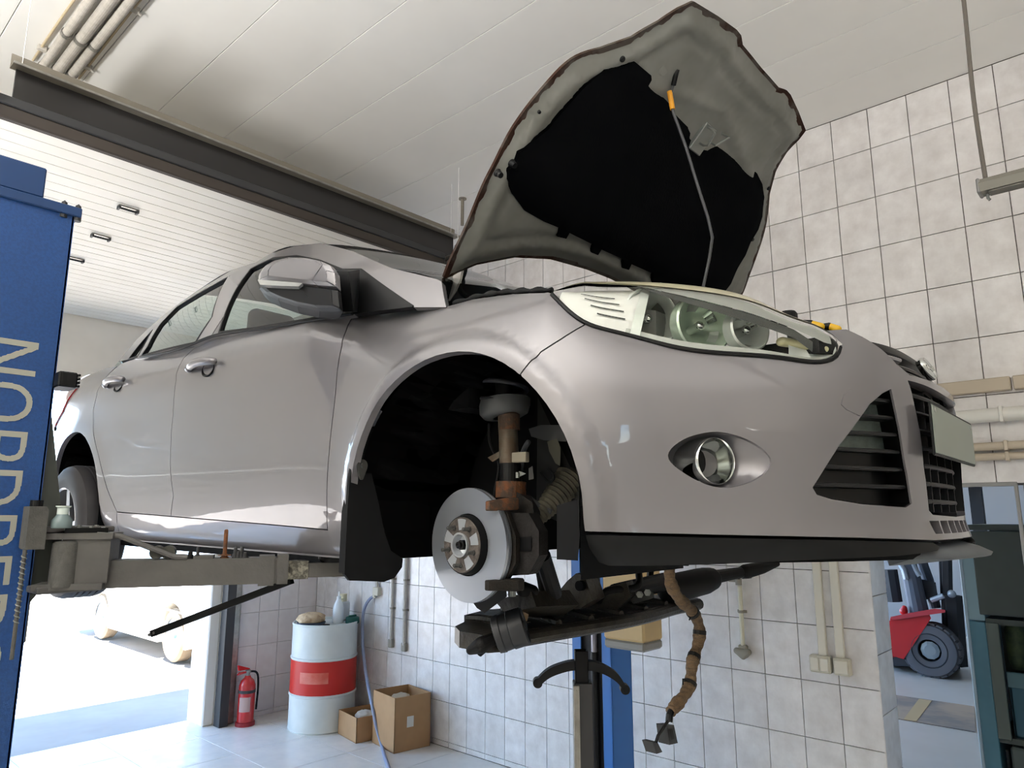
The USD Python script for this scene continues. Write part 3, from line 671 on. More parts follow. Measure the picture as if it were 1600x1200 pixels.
for zz in np.linspace(.335, .585, 7):
    a = np.interp(zz, gl[::-1][:, 1], gl[::-1][:, 0]); m = strip_mesh(a, 2 * S_MAX - a, zz, .014, .035, .018, 30)
    cpart('slat', m, plastic_m, mg, smooth=30)
for yy in (-.14, -.05, .05, .14): cpart('upright', box((.845, yy - .003, .31), (.868, yy + .003, .60)), plastic_m, mg)
for yy in (1, -1):
    R = np.array([(s, z) for s, z in gl]); A = S_in(.0)(R[:, 0], R[:, 1]); B = S_in(.09)(R[:, 0], R[:, 1]); n = len(R); i = np.arange(n - 1)
    w = trimesh.Trimesh(np.vstack([A, B]), np.vstack([np.stack([i, i + 1, n + i + 1], 1), np.stack([i, n + i + 1, n + i], 1), np.stack([i, n + i + 1, i + 1], 1), np.stack([i, n + i, n + i + 1], 1)]), process=False)
    cpart('side_wall', w if yy > 0 else flip(w), plastic_m, mg)
cpart('lower_grille_backing', panel(sg.box(sl0 - .01, .255, 2 * S_MAX - sl0 + .01, .296), S_in(.03), .03, 0, inset=0), pad_m)
# number plate, blank, in its black holder
pl = cpart('number_plate_holder', box((.899, -.266, .438), (.905, .266, .562), .002), black_m, label='black number plate holder with a blank pale plate')
cpart('number_plate', box((.904, -.260, .444), (.907, .260, .556), .001), mat('plate_face', '8f968c', 0.45), pl, label='blank pale number plate')
for yy in (.235, -.235): cpart('screw', cyl((.906, yy, .545), (.9085, yy, .545), .006, 10), chrome_m, pl)
cpart('holder_bracket', box((.86, -.10, .47), (.900, .10, .53)), black_m, pl)
# upper grille slot under the bonnet edge, chrome blades and oval emblem
ug = sg.Polygon([(1.02, .737), (1.052, .716), (1.097, .686), (1.132, .654), (1.177, .631), (S_MAX + .002, .635), (S_MAX + .002, .735), (1.2, .738)])
ug = ug.union(mirror_poly(ug)).buffer(.001)
u = cpart('upper_grille', panel(ug, S_in(.05), .04, .02, inset=0), black_gloss, label='slim black upper grille under the bonnet edge')
for zz, a, b in ((.725, 1.05, 2 * S_MAX - 1.05), (.690, 1.10, 1.24), (.688, 2 * S_MAX - 1.24, 2 * S_MAX - 1.10), (.665, 1.13, 2 * S_MAX - 1.13), (.648, 1.155, 2 * S_MAX - 1.155)): cpart('blade', strip_mesh(a, b, zz, .012 if zz < .7 else .02, .018, .026 if a < 1.2 or b > 1.6 else .004, 30), satin_m if .68 < zz < .7 else black_gloss, u, smooth=30)
ec = np.array([.855, 0, .684]); en = np.array([.93, 0, .36]); en /= np.linalg.norm(en)
def oval(c, n, a, b, d, prof):
    m = lathe(prof, (0, 0, 0), (0, 0, 1), 40); v = np.array(m.vertices); t = np.array([0, 1.0, 0]); w = np.cross(n, t)
    return trimesh.Trimesh(np.asarray(c) + v[:, :1] * a * t + v[:, 1:2] * b * w + v[:, 2:3] * d * n, m.faces, process=False)
em = cpart('emblem', oval(ec, en, .070, .031, .012, [(-.8, .9), (0, 1), (.5, 1), (.9, .92), (.6, .86), (.5, .85)]), chrome_m, smooth=50, label='oval chrome-rimmed emblem')
cpart('emblem_face', oval(ec, en, .070, .031, .012, [(.5, .86), (.62, .6), (.68, 0)]), mat('emblem_blue', '3a4450', 0.2, coat=1.0), em, smooth=True)
script = [(-.72, .05), (-.6, .42), (-.42, .25), (-.5, -.3), (-.62, -.1), (-.3, .1), (-.12, -.12), (.02, .12), (.12, -.12), (.26, .12), (.34, -.1), (.52, .0), (.62, .42), (.56, -.12), (.74, -.05)]
tt = np.array([0, 1.0, 0]); ww = np.cross(en, tt)
cpart('emblem_script', tube([ec + en * .0088 + tt * .062 * -x + ww * .028 * y for x, y in spline(script, 60)], .0012, 6), chrome_m, em)
tow = sg.Polygon(iS(P2('1330,608 1318,616 1314,632 1322,640 1343,650 1362,622')))
cpart('tow_eye_cover', panel(tow, S, .03, .004, lift=.0016, inset=0), paint_m, smooth=40)

# fog lamps in their scooped recess
fmn, fmx = fog.bounds[0], fog.bounds[2]
def S_fog(s, z):
    t = np.clip((np.asarray(s, float) - fmn) / (fmx - fmn), 0, 1); p = S(s, z); n = normals_of(S, np.asarray(s, float), np.asarray(z, float)); n = n * np.where(n[..., 1:2] < 0, -1, 1)
    e = np.clip(1 - ((t - .5) / .5) ** 2 * 1.0 - ((np.asarray(z, float) - .415) / .060) ** 2, 0, 1) ** .5
    return p - n * (.006 + .115 * e * (1 - t) ** .7)[..., None]
for side in (0, 1):
    fm = panel(fog.buffer(.006), S_fog, .012, 0, inset=0)
    scoop = cpart('fog_lamp_recess', flip(fm) if side else fm, paint_m, smooth=60)
    rc = at_c(1119, 720, 1, .685); ax = np.array([.90, .42, .02]); ax /= np.linalg.norm(ax)
    outer = lathe([(-.16, .030), (-.12, .046), (-.07, .054), (-.05, .055), (-.01, .0535), (0, .0515), (.002, .049), (-.004, .046), (-.03, .040), (-.06, .03), (-.065, 0)], rc, ax, 40)
    lens = lathe([(-.022, .042), (-.018, .03), (-.016, 0)], rc, ax, 32)
    ring = cpart('fog_lamp', flip(outer) if side else outer, chrome_m, smooth=50, label='round fog lamp in a chrome surround')
    cpart('fog_lens', flip(lens) if side else lens, lens_m, ring, smooth=True)
    bk = lathe([(-.06, .036), (-.058, 0)], rc, ax, 24); cpart('fog_bulb_shield', flip(bk) if side else bk, black_m, ring)
# ------------------------------------------------------------------ headlamps
lowx = np.array([S(a, b) for a, b in np.vstack([iS(P2('864,458 885,479')), low])])
upx = np.array([(.232, .820, .826), (.27, .765, .842), (.33, .710, .850), (.39, .680, .846), (.467, .63, .838), (.538, .575, .825), (.611, .52, .794), (.65, .48, .765), (.70, .45, .737), (.75, .438, .706), (.768, .432, .690)])
NU, NV = 48, 18
Lc, Uc = spline(lowx, NU), spline(upx, NU)
def lamp_surface(depth, bulge, v0=0, v1=1, u0=0, u1=1, nv=NV, nu=NU, roll=.35):
    ui = np.linspace(u0, u1, nu) * (NU - 1); L = np.stack([np.interp(ui, np.arange(NU), Lc[:, k]) for k in range(3)], 1); U = np.stack([np.interp(ui, np.arange(NU), Uc[:, k]) for k in range(3)], 1)
    V = []
    T = np.gradient(L, axis=0); W = U - L; N = np.cross(T, W); N /= np.maximum(np.linalg.norm(N, axis=1, keepdims=True), 1e-6); N *= np.sign(N[:, 1:2] + N[:, :1])
    wid = np.linalg.norm(W, axis=1, keepdims=True)
    for v in np.linspace(v0, v1, nv):
        b = bulge * (4 * v * (1 - v)) ** .7 * np.minimum(1, wid / .12)
        V.append(L + W * v + N * (b - depth * np.minimum(1, wid / .1)))
    V = np.array(V); F = []
    for i in range(nv - 1):
        for j in range(nu - 1):
            a = i * nu + j; F += [[a, a + 1, a + nu + 1], [a, a + nu + 1, a + nu]]
    return trimesh.Trimesh(V.reshape(-1, 3), np.array(F), process=False)
def lamp_strip(depth, bulge, f0, f1, u0, u1, nu=40, nv=5):
    V = []; us = np.linspace(u0, u1, nu); ui = us * (NU - 1)
    L = np.stack([np.interp(ui, np.arange(NU), Lc[:, k]) for k in range(3)], 1); U = np.stack([np.interp(ui, np.arange(NU), Uc[:, k]) for k in range(3)], 1)
    T = np.gradient(L, axis=0); W = U - L; N = np.cross(T, W); N /= np.maximum(np.linalg.norm(N, axis=1, keepdims=True), 1e-6); N *= np.sign(N[:, 1:2] + N[:, :1]); wid = np.linalg.norm(W, axis=1, keepdims=True)
    for k in range(nv):
        v = (f0(us) + (f1(us) - f0(us)) * k / (nv - 1))[:, None]
        V.append(L + W * v + N * (bulge * np.maximum(4 * v * (1 - v), 0) ** .7 * np.minimum(1, wid / .12) - depth * np.minimum(1, wid / .1)))
    V = np.array(V); F = []
    for i in range(nv - 1):
        for j in range(nu - 1): a = i * nu + j; F += [[a, a + 1, a + nu + 1], [a, a + nu + 1, a + nu]]
    return trimesh.Trimesh(V.reshape(-1, 3), np.array(F), process=False)
refl_m = mat('lamp_reflector', 'd9dcd8', 0.35, metal=0.45, color2='c9d0c8', nscale=10)
lamp_white = mat('lamp_housing', 'a9aba6', 0.3, metal=0.5)
lamp_dark = mat('lamp_bezel', '3b3d3a', 0.4)
haze_m = mat('hazed_lens_edge', 'b3ad93', 0.35, coat=0.6)
green_m = mat('greenish_reflector', 'c3d3c0', 0.3, metal=0.4)
for side in (0, 1):
    q = (lambda m: flip(m)) if side else (lambda m: m)
    hl = cpart('headlamp', q(lamp_surface(.115, -.02)), lamp_white, smooth=60, label='swept headlamp under a hazed clear lens')
    cpart('lens', q(lamp_surface(-.004, .030)), lens_m, hl, smooth=True)
    cpart('lens_edge', q(lamp_strip(-.006, .030, lambda u: .80 + 0 * u, lambda u: 1 + 0 * u, .05, .98)), haze_m, hl, smooth=True, label='yellowed upper edge of the lens')
    cpart('lens_haze', q(lamp_strip(-.001, .030, lambda u: np.interp(u, [.30, .4, .6, .8, .9], [.80, .71, .58, .46, .30]), lambda u: .81 + 0 * u, .31, .93)), lamp_white, hl, smooth=True)
    cpart('lens_seal', q(tube([p + np.array([.0, .004, -.004]) for p in Lc], .0055, 8)), black_m, hl)
    cpart('bezel', q(lamp_strip(.001, .030, lambda u: np.interp(u, [.30, .4, .6, .8, .86], [.77, .62, .44, .28, .10]), lambda u: np.interp(u, [.30, .4, .6, .8, .86], [.80, .71, .58, .46, .28]), .31, .86)), lamp_dark, hl, smooth=True, label='dark strip along the top of the lamp')
    cpart('lower_bezel', q(lamp_surface(.016, .020, .02, .12, .30, .96, 4)), lamp_white, hl, smooth=True)
    # ribbed side indicator and its chrome divider
    ind = cpart('side_indicator', q(lamp_surface(.018, .024, .03, .90, .04, .32, 8, 16)), mat('indicator_white', 'e2e2de', 0.3) if side == 0 else MATS['indicator_white'], hl, smooth=True)
    for v, a_, b_ in ((.22, .20, .29), (.34, .17, .28), (.46, .14, .26), (.58, .12, .24)):
        a = lamp_surface(.015, .024, v, v + .022, a_, b_, 2, 8); cpart('indicator_rib', q(a), lamp_dark, ind)
    cpart('divider', q(lamp_surface(.010, .026, .03, .88, .315, .345, 8, 4)), refl_m, hl, smooth=True)
    def bowl(px, y, r, d, mtl, nm, sx=1.0):
        c = at_c(*px, 1, y); ax = np.array([.86, .50, .04]); ax /= np.linalg.norm(ax)
        m = lathe([(-d, .010), (-d * .97, r * .35), (-d * .78, r * .66), (-d * .42, r * .88), (0, r), (.004, r + .004), (0, r + .008), (-.03, r + .008)], c, ax, 36)
        b = cpart(nm, q(m), mtl, hl, smooth=40)
        for k in range(6):                                   # facets of the bowl
            t0 = k * math.pi / 3; f_ = lathe([(-d * .75, r * .66), (-d * .40, r * .86)], c + ax * .001, ax, 4, arc=(t0 + .1, t0 + .7)); cpart('facet', q(f_), (refl_m, lamp_white, MATS['chrome'])[k % 3], b)
        cpart('bulb_cap', q(cat_([cyl(c - ax * d, c - ax * d * .30, .011, 14), ball(c - ax * d * .30, .012)])), MATS['chrome'], b, smooth=50)
    bowl((1018, 495), .675, .066, .062, refl_m, 'dipped_beam_reflector')
    bowl((1100, 506), .615, .066, .060, green_m, 'main_beam_reflector')
    bowl((1172, 513), .565, .046, .05, refl_m, 'corner_reflector')
    c1, c2 = at_c(1222, 534, 1, .528), at_c(1288, 546, 1, .476)
    cpart('position_lamp', q(hull(ball(c1, .014, (1, .5, .8)), ball(c2, .010, (1, .5, .8)))), mat('amber_lamp', 'c9c39a', 0.2, coat=.8) if side == 0 else MATS['amber_lamp'], hl, smooth=50)
    cpart('chrome_fin', q(lamp_surface(.02, .02, .12, .60, .80, .97, 5, 10)), refl_m, hl, smooth=True)

# ------------------------------------------------------------------ greenhouse: glass, pillars, roof
gfl = sg.Polygon(iG(P2('342,520 350,495 370,450 392,420 425,404 462,400 500,408 535,422 545,455 552,488 480,500 400,513')))
sail = sg.Polygon(iG(P2('535,422 565,422 645,479 555,490 546,458')))
grl = sg.Polygon(iG(P2('358,432 277,479 250,507 230,542 220,557 260,546 305,536 332,495')))
qgl = sg.Polygon(iG(P2('215,557 225,540 238,516 215,542 200,562')))
rail = iG(P2('185,565 217,527 250,497 300,460 362,422 400,410 425,395 462,384 500,380 507,381 550,392 612,419 682,436 690,440 697,480'))
upper = list(map(tuple, rail)) + [tuple(q) for q in iG(P2('645,480 555,491 480,503 400,516 327,528 305,538 222,558'))]
framep = sg.Polygon(upper).buffer(0)
for hole in (gfl, sail, grl, qgl): framep = framep.difference(hole.buffer(.004))
if framep.geom_type != 'Polygon': framep = max(framep.geoms, key=lambda g: g.area)
sheet('window_frame', framep, G, paint_m, h=.022, lip=.02, inset=0, label='roof rail, windscreen pillar and window frames')
for nm, pg in (('front_door_glass', gfl), ('rear_door_glass', grl), ('quarter_glass', qgl)):
    sheet(nm, pg.buffer(.004), G, glass_m, h=.04, lip=0, lift=-.008, inset=0)
    ring = pg.buffer(.0045).difference(pg.buffer(-.006))
    if ring.geom_type == 'Polygon': sheet(nm + '_seal', ring, G, plastic_m, h=.012, lip=.01, lift=.001, inset=0)
sheet('mirror_base', sail.buffer(.003), G, plastic_m, h=.02, lip=.02, lift=.004, inset=0, label='black triangular mirror base')
bp = iG(P2('358,431 372,447 350,495 330,526 309,536 333,495'))
sheet('door_pillar_trim', sg.Polygon(bp).buffer(0), G, satin_m, h=.02, lip=.006, lift=.002, inset=0, label='satin trim on the centre pillar')
beltl = iG(P2('222,557 305,536 327,527 400,514 480,501 553,489')); P = [G(a, b) + np.array([0, .006, -.003]) for a, b in beltl]
t_ = tube(spline(P, 40), .006, 8); cpart('belt_moulding', t_, plastic_m, smooth=True); cpart('belt_moulding', flip(t_), plastic_m, smooth=True)
# roof, windscreen and rear window spanned between the rails
RP = np.array([G(a, b) for a, b in rail[:10]])
def span(P, crown, nx, ny=21, fwd=0.0, shrink=0.0):
    P = spline(P, nx); V = []
    for i, p in enumerate(P):
        for t in np.linspace(1, -1, ny): V.append((p[0] + (fwd if np.ndim(fwd) == 0 else fwd[i]) * (1 - abs(t) ** 2.2), p[1] * t, p[2] + (crown if np.ndim(crown) == 0 else crown[i]) * (1 - abs(t) ** 2.4)))
    F = []
    for i in range(nx - 1):
        for j in range(ny - 1):
            a = i * ny + j; F += [[a, a + 1, a + ny + 1], [a, a + ny + 1, a + ny]]
    m = trimesh.Trimesh(np.array(V), np.array(F), process=False)
    return m
roofP = RP[3:9].copy()
cpart('roof', span(roofP, .055, 24, fwd=np.linspace(0, .06, 24)), paint_m, smooth=True)
WP = np.array([G(a, b) for a, b in rail[8:14]])
cpart('windscreen', span(WP, np.linspace(.055, .02, 24), 24, fwd=np.linspace(.06, .17, 24)), pane('windscreen_glass', (.72, .80, .76), 1.5), smooth=True)
wl_ = span(WP, np.linspace(.053, .018, 24), 24, fwd=np.linspace(.058, .168, 24))
BP = RP[0:4][::-1].copy(); BP = np.vstack([BP, [-2.80, .74, 1.01]])
cpart('rear_window', span(BP, .05, 16, fwd=-.05), MATS['windscreen_glass'], smooth=True)
cpart('boot_deck', span(np.array([(-2.75, .78, 1.005), (-3.1, .76, 1.02), (-3.45, .66, 1.02), (-3.60, .56, 1.0)]), .03, 12, fwd=-.03), paint_m, smooth=True)
# door mirror
tocam = np.array([.80, .58, 0])
def two(nm, m, mt, par=None, **k):
    p = cpart(nm, m, mt, par[0] if par else None, **k); p2 = cpart(nm, flip(m), mt, par[1] if par else None, **k); return (p, p2)
def pod(px, y, near, far, s_near, s_far, smooth_n=0):
    f_ = np.array([at_c(*p, 1, y) for p in P2(px)]); c = f_.mean(0)
    m = hull(f_, c + (f_ - c) * s_near + tocam * near, c + (f_ - c) * (1 + (s_near - 1) * .35) + tocam * near * .7, c + (f_ - c) * s_far - tocam * far)
    if smooth_n:
        m = trimesh.Trimesh(*trimesh.remesh.subdivide_to_size(m.vertices, m.faces, .012)); m.merge_vertices()
        m = trimesh.smoothing.filter_taubin(m, iterations=smooth_n)
    return m
mr = two('mirror_housing', pod('403,441 404,430 411,419 427,410 450,405 480,406 505,411 523,419 531,431 533,456 500,453 470,448 430,442', .98, .045, .10, .70, .94, 14), paint_m, smooth=True, label='door mirror, silver cap over a black foot')
two('mirror_lower_shell', pod('405,451 430,444 470,449 533,457 536,487 500,486 465,479 435,469 415,460', .98, .035, .095, .80, .92, 6), plastic_m, mr, smooth=True)
ind_ = [at_c(*p, 1, 1.0) + tocam * .036 for p in P2('404,442 428,444 474,448 468,453 440,452 408,450')]
two('indicator_lens', hull(np.array(ind_), np.array([p - tocam * .03 for p in ind_])), mat('clear_amber', '9fa09e', 0.15, coat=1.0), mr)
arm_ = hull(np.array([at_c(*p, 1, .93) for p in P2('520,424 545,424 552,487 520,487')]), np.array([at_c(*p, 1, .83) for p in P2('538,421 562,422 560,488 545,489')]))
two('mirror_foot', arm_, plastic_m, mr)
gf = np.array([at_c(*p, 1, .98) for p in P2('410,448 412,425 428,415 480,411 520,424 528,470 480,470 430,462')]); gc = gf.mean(0)
two('mirror_glass', hull(gc + (gf - gc) * .9 - tocam * .101, gc + (gf - gc) * .88 - tocam * .104), chrome_m, mr)

# ------------------------------------------------------------------ dark shell behind the panels, cabin
ss = np.linspace(-3.9, 1.2, 110); zz = np.linspace(.20, .88, 18)
def shell_side(d, s0, s1, z0, z1, hole, ns=120, nz=20):
    A, B = np.meshgrid(np.linspace(s0, s1, ns), np.linspace(z0, z1, nz), indexing='ij'); P = S_in(d)(A, B).reshape(-1, 3); F = []
    for i in range(ns - 1):
        for j in range(nz - 1):
            c = sg.Point((A[i, j] + A[i + 1, j]) / 2, (B[i, j] + B[i, j + 1]) / 2)
            if hole.contains(c): continue
            a = i * nz + j; F += [[a, a + nz, a + nz + 1], [a, a + nz + 1, a + 1]]
    F = np.array(F); m = trimesh.Trimesh(P, np.vstack([F, F[:, ::-1]]), process=False); m.remove_unreferenced_vertices(); return m
holes = ARCH_F.buffer(.03).union(ARCH_R.buffer(.03)).union(fog.buffer(.02)).union(tri.buffer(.02)).union(main.buffer(.02)).union(ug).union(sg.box(.2, .62, 1.0, .9)).union(sg.box(-.34, .80, .4, .9)).union(sg.box(1.15, .2, 2, .8))
sh = shell_side(.022, -3.9, 1.15, .19, .86, holes); cpart('inner_body', sh, inner_m); cpart('inner_body', flip(sh), inner_m)
cpart('floor_pan', [box((-3.3, -.80, .16), (-.46, .80, .19)), box((-.9, -.10, .12), (-.5, .10, .19)), box((-2.4, -.75, .13), (-.7, -.62, .17)), box((-2.4, .62, .13), (-.7, .75, .17))], inner_m)
sill_fl = [box((-2.3, .78, .163), (-.50, .84, .168)), box((-2.3, -.84, .163), (-.50, -.78, .168))]
[cpart('sill_flange', b, paint_m) for b in sill_fl]
cpart('dashboard', hull(box((-.75, -.68, .70), (-.5, .68, .90)), box((-.55, -.66, .6), (-.2, .66, .86))), inner_m)
for y in (.38, -.38):
    st = cpart('front_seat', hull(box((-1.45, y - .22, .42), (-1.0, y + .22, .52), .04), box((-1.5, y - .2, .40), (-1.3, y + .2, .5), .04)), inner_m, smooth=40)
    cpart('seat_back', hull(box((-1.55, y - .21, .5), (-1.42, y + .21, .6), .03), box((-1.80, y - .17, 1.0), (-1.70, y + .17, 1.06), .03)), inner_m, st, smooth=40)
    cpart('head_rest', hull(ball((-1.80, y - .08, 1.13), .05), ball((-1.80, y + .08, 1.13), .05), ball((-1.82, y - .08, 1.2), .04), ball((-1.82, y + .08, 1.2), .04)), inner_m, st, smooth=True)
cpart('rear_bench', hull(box((-2.35, -.62, .5), (-1.95, .62, .58), .04), box((-2.55, -.6, .9), (-2.45, .6, 1.0), .03)), inner_m)
sw = lathe([(0, .185), (.012, .19), (.024, .185), (.012, .172), (0, .185)], (-.82, -.38, .86), (-.85, 0, .5), 32); cpart('steering_wheel', [sw, cyl((-.80, -.38, .85), (-.65, -.38, .78), .05, 16), cyl((-.82, -.55, .87), (-.82, -.21, .87), .012, 8)], plastic_m, smooth=40)
# ------------------------------------------------------------------ raised bonnet, in hinge coordinates (l along the bonnet, y across)
TH = math.radians(46); ha, hn, ho = np.array([math.cos(TH), 0, math.sin(TH)]), np.array([-math.sin(TH), 0, math.cos(TH)]), np.array([-.33, 0, .93])
_hA = PchipInterpolator([0, .1, .25, .44, .57, .70, .87, .95, 1.03, 1.10, 1.15, 1.3], [-.03, -.030, -.032, -.033, -.005, .020, .050, .045, .026, 0, -.015, -.06])
_hY = PchipInterpolator([0, .095, .256, .44, .573, .70, .80, .87, .945, 1.03, 1.10, 1.15, 1.3], [.74, .745, .77, .80, .787, .745, .69, .611, .526, .50, .46, .40, .3])
def Hd(l, y, d=0.0):
    l, y = np.broadcast_arrays(np.asarray(l, float), np.asarray(y, float)); ye = _hY(l)
    n = _hA(l) + .055 * (ye ** 2 - y ** 2) / .62 - d
    return ho + l[..., None] * ha + n[..., None] * hn + y[..., None] * np.array([0, 1.0, 0])
def H_under(l, y): return Hd(l, y, .022)
H_under.__name__ = 'H_under'
def iH(pts): return inv(H_under, tuple(map(tuple, pts)), (0, 1.25), (-.86, .86), (160, 160))
rear_e = iH(P2('705,414 735,407 800,399 860,406 920,422 955,440'))
half_o = [(.095, .745), (.16, .760), (.256, .772), (.35, .79), (.44, .803), (.573, .787), (.70, .745), (.80, .690), (.87, .611), (.945, .535), (1.02, .492), (1.075, .474), (1.112, .452), (1.135, .33), (1.150, .225), (1.150, .19), (1.138, .15), (1.138, .07), (1.137, 0)]
half_r = [(.292, 0), (.288, .15), (.272, .35), (.235, .51), (.172, .65), (.12, .72)]
o_half = half_r + half_o
ho_s = np.vstack([spline(half_o[:9], 40), np.array(half_o[9:-1])])
outl_h = [tuple(q) for q in half_r] + [tuple(q) for q in ho_s] + [(1.137, 0)]
outl_h = outl_h + [(a, -b) for a, b in outl_h[::-1] if b > 1e-6]
bonnet_poly = sg.Polygon(outl_h).buffer(-.008, quad_segs=6).buffer(.016, quad_segs=6).buffer(-.008, quad_segs=6)
ref_up = hn
def hsheet(poly, fn, h, flipit=False):
    V, T, n0 = fill(poly, h); P = fn(V[:, 0], V[:, 1])
    e1, e2 = P[T[:, 1]] - P[T[:, 0]], P[T[:, 2]] - P[T[:, 0]]
    if (np.cross(e1, e2) @ ref_up < 0).mean() > .5: T = T[:, ::-1]
    if flipit: T = T[:, ::-1]
    return P, T, n0
skinP, skinT, n0 = hsheet(bonnet_poly, lambda l, y: Hd(l, y, 0), .035)
bon = cpart('bonnet', trimesh.Trimesh(skinP, skinT[:, ::-1] if False else skinT, process=False), paint_m, smooth=True, label='raised bonnet seen from below, with a rusty front edge')
ring = resample(np.array(bonnet_poly.exterior.coords)[:-1], .015)
def edge_d(l, y): return np.array([bonnet_poly.exterior.distance(sg.Point(a, b)) for a, b in zip(np.ravel(l), np.ravel(y))]).reshape(np.shape(l))
# hemmed rim: rolled edge, rusty
A, B, C = Hd(ring[:, 0], ring[:, 1], 0), Hd(ring[:, 0], ring[:, 1], .009), None
inner_poly = bonnet_poly.buffer(-.016); n = len(ring); 
ctr_h = np.array([.68, 0]); inn = ring + (ctr_h - ring) / np.linalg.norm(ctr_h - ring, axis=1, keepdims=True) * .020
C = Hd(inn[:, 0], inn[:, 1], .010); i = np.arange(n); j = (i + 1) % n
F = np.vstack([np.stack([i, n + i, j], 1), np.stack([j, n + i, n + j], 1), np.stack([n + i, 2 * n + i, n + j], 1), np.stack([n + j, 2 * n + i, 2 * n + j], 1)])
F = np.vstack([F, F[:, ::-1]])
cpart('rim', trimesh.Trimesh(np.vstack([A, B, C]), F, process=False), rust_edge_m, bon, label='rusty folded rim of the bonnet')
# pressed inner frame
def Hin(l, y):
    d = edge_d(l, y); dep = .008 + .026 * smst(.012, .055, d) 
    ch = np.exp(-((d - .085) / .012) ** 2) * .012                      # pressed groove following the edge
    front = smst(.70, .80, l) * (1 - smst(1.06, 1.10, l)) * smst(.45, .30, np.abs(y)) * .010
    rib = .010 * np.exp(-((l - (.97 - .10 * np.abs(y) / .4)) / .018) ** 2) * (np.abs(y) < .42)
    rs = .012 * np.exp(-((np.abs(y) - (.53 - .06 * (l - .4))) / .02) ** 2) * smst(.3, .4, l) * (1 - smst(.72, .8, l))
    return Hd(l, y, dep + front - ch + rib + rs * 0)
P, T, _ = hsheet(bonnet_poly.buffer(-.006), Hin, .018, True)
cpart('inner_frame', trimesh.Trimesh(P, T, process=False), dirty_m, bon, smooth=40, label='dull unpainted inner frame of the bonnet')
pad_px = P2('987,94 1012,115 1036,137 1048,158 1062,172 1080,190 1078,205 1100,226 1115,217 1140,237 1162,253 1178,268 1186,285 1189,305 1186,335 1180,355 1168,375 1160,395 1148,415 1138,440 1128,452 1115,462 1090,456 1036,440')
lowpts = P2('1027,437 1022,441 1015,438 1016,424 982,409 978,418 968,415 970,402 935,386 930,395 920,391 923,379 885,360 880,369 867,366 869,352 845,342')
left = P2('815,325 797,300 789,277 790,262 800,250 806,235 822,222 851,199 873,172 893,150 906,135 925,118 940,107 962,102')
pp = sg.Polygon(iH(pad_px + lowpts + left)).buffer(0)
if pp.geom_type != 'Polygon': pp = max(pp.geoms, key=lambda g: g.area)
def padf(l, y):
    d = np.array([pp.exterior.distance(sg.Point(a, b)) for a, b in zip(np.ravel(l), np.ravel(y))]).reshape(np.shape(l)); return Hd(l, y, .040 + .016 * smst(0, .06, d) + .004 * (meshkit.noise(np.stack([l * 12, y * 12, l * 0], -1)) - .5))
P, T, n0 = hsheet(pp, padf, .025, True); ring = np.arange(n0[0]); Q = Hd(*[resample(np.array(pp.exterior.coords)[:-1], .025 * .6)[:, k] for k in (0, 1)], .026)
nn = len(P); i = np.arange(n0[0]); j = (i + 1) % n0[0]; F = np.vstack([T, np.stack([i, j, nn + j], 1), np.stack([i, nn + j, nn + i], 1), np.stack([i, nn + j, j], 1), np.stack([i, nn + i, nn + j], 1)])
cpart('insulation_pad', trimesh.Trimesh(np.vstack([P, Q]), F, process=False), pad_m, bon, smooth=50, label='black felt insulation pad')
def hp(px, d=.03):
    a = iH([px])[0]; return Hd(a[0], a[1], d)
# latch striker, holes, bumps, fir-tree clips
def bonnet_box(px, w, h, dep, ch=.003, d0=.046, rot=0.0):
    a = iH([px])[0]; c = Hd(a[0], a[1], d0); u = ha * math.cos(rot) + np.array([0, math.sin(rot), 0]); v = np.cross(hn, u)
    b = box((-w / 2, -h / 2, -dep), (w / 2, h / 2, .006), ch); q = b.vertices; return trimesh.Trimesh(c + q[:, :1] * u + q[:, 1:2] * v + q[:, 2:3] * hn, b.faces, process=False)
st = cpart('latch_plate', bonnet_box((1088, 212), .10, .075, .012), mat('zinc', '8b8e8a', 0.45, metal=.6), bon, label='bonnet latch plate with a wire striker')
a_, b_ = hp((1082, 217), .055), hp((1096, 193), .055); dd = -hn * .038
cpart('striker', tube(np.array([a_, a_ + dd * .6, a_ + dd + (b_ - a_) * .12, b_ + dd - (b_ - a_) * .12, b_ + dd * .6, b_]), .0042, 8), MATS['zinc'], bon)
a2, b2 = hp((1097, 215), .055), hp((1118, 203), .055)
cpart('striker', tube(np.array([a2, a2 + dd * .9, b2 + dd * .9, b2]), .0042, 8), MATS['zinc'], bon)
for px, r in (((968, 90), .007), ((1048, 117), .012), ((838, 172), .004), ((1197, 292), .006), ((1172, 372), .006), ((774, 268), .007)):
    c = hp(px, .036); cpart('clip_hole', lathe([(0, 0), (0, r), (.002, r * 1.25), (.006, r * 1.3)], c - hn * .004, hn, 14), black_m, bon)
c = hp((1032, 106), .037); cpart('plug', lathe([(0, 0), (0, .016), (.003, .019), (.006, .020)], c - hn * .004, hn, 20), dirty_m, bon)
c = hp((1168, 230), .037); cpart('plug', lathe([(0, 0), (0, .013), (.003, .016), (.006, .017)], c - hn * .004, hn, 20), dirty_m, bon)
for px in ((775, 268), (797, 253)):
    c = hp(px, .034); cpart('rubber_buffer', lathe([(-.014, 0), (-.014, .008), (0, .010), (.004, .012)], c, hn, 14), black_m, bon)
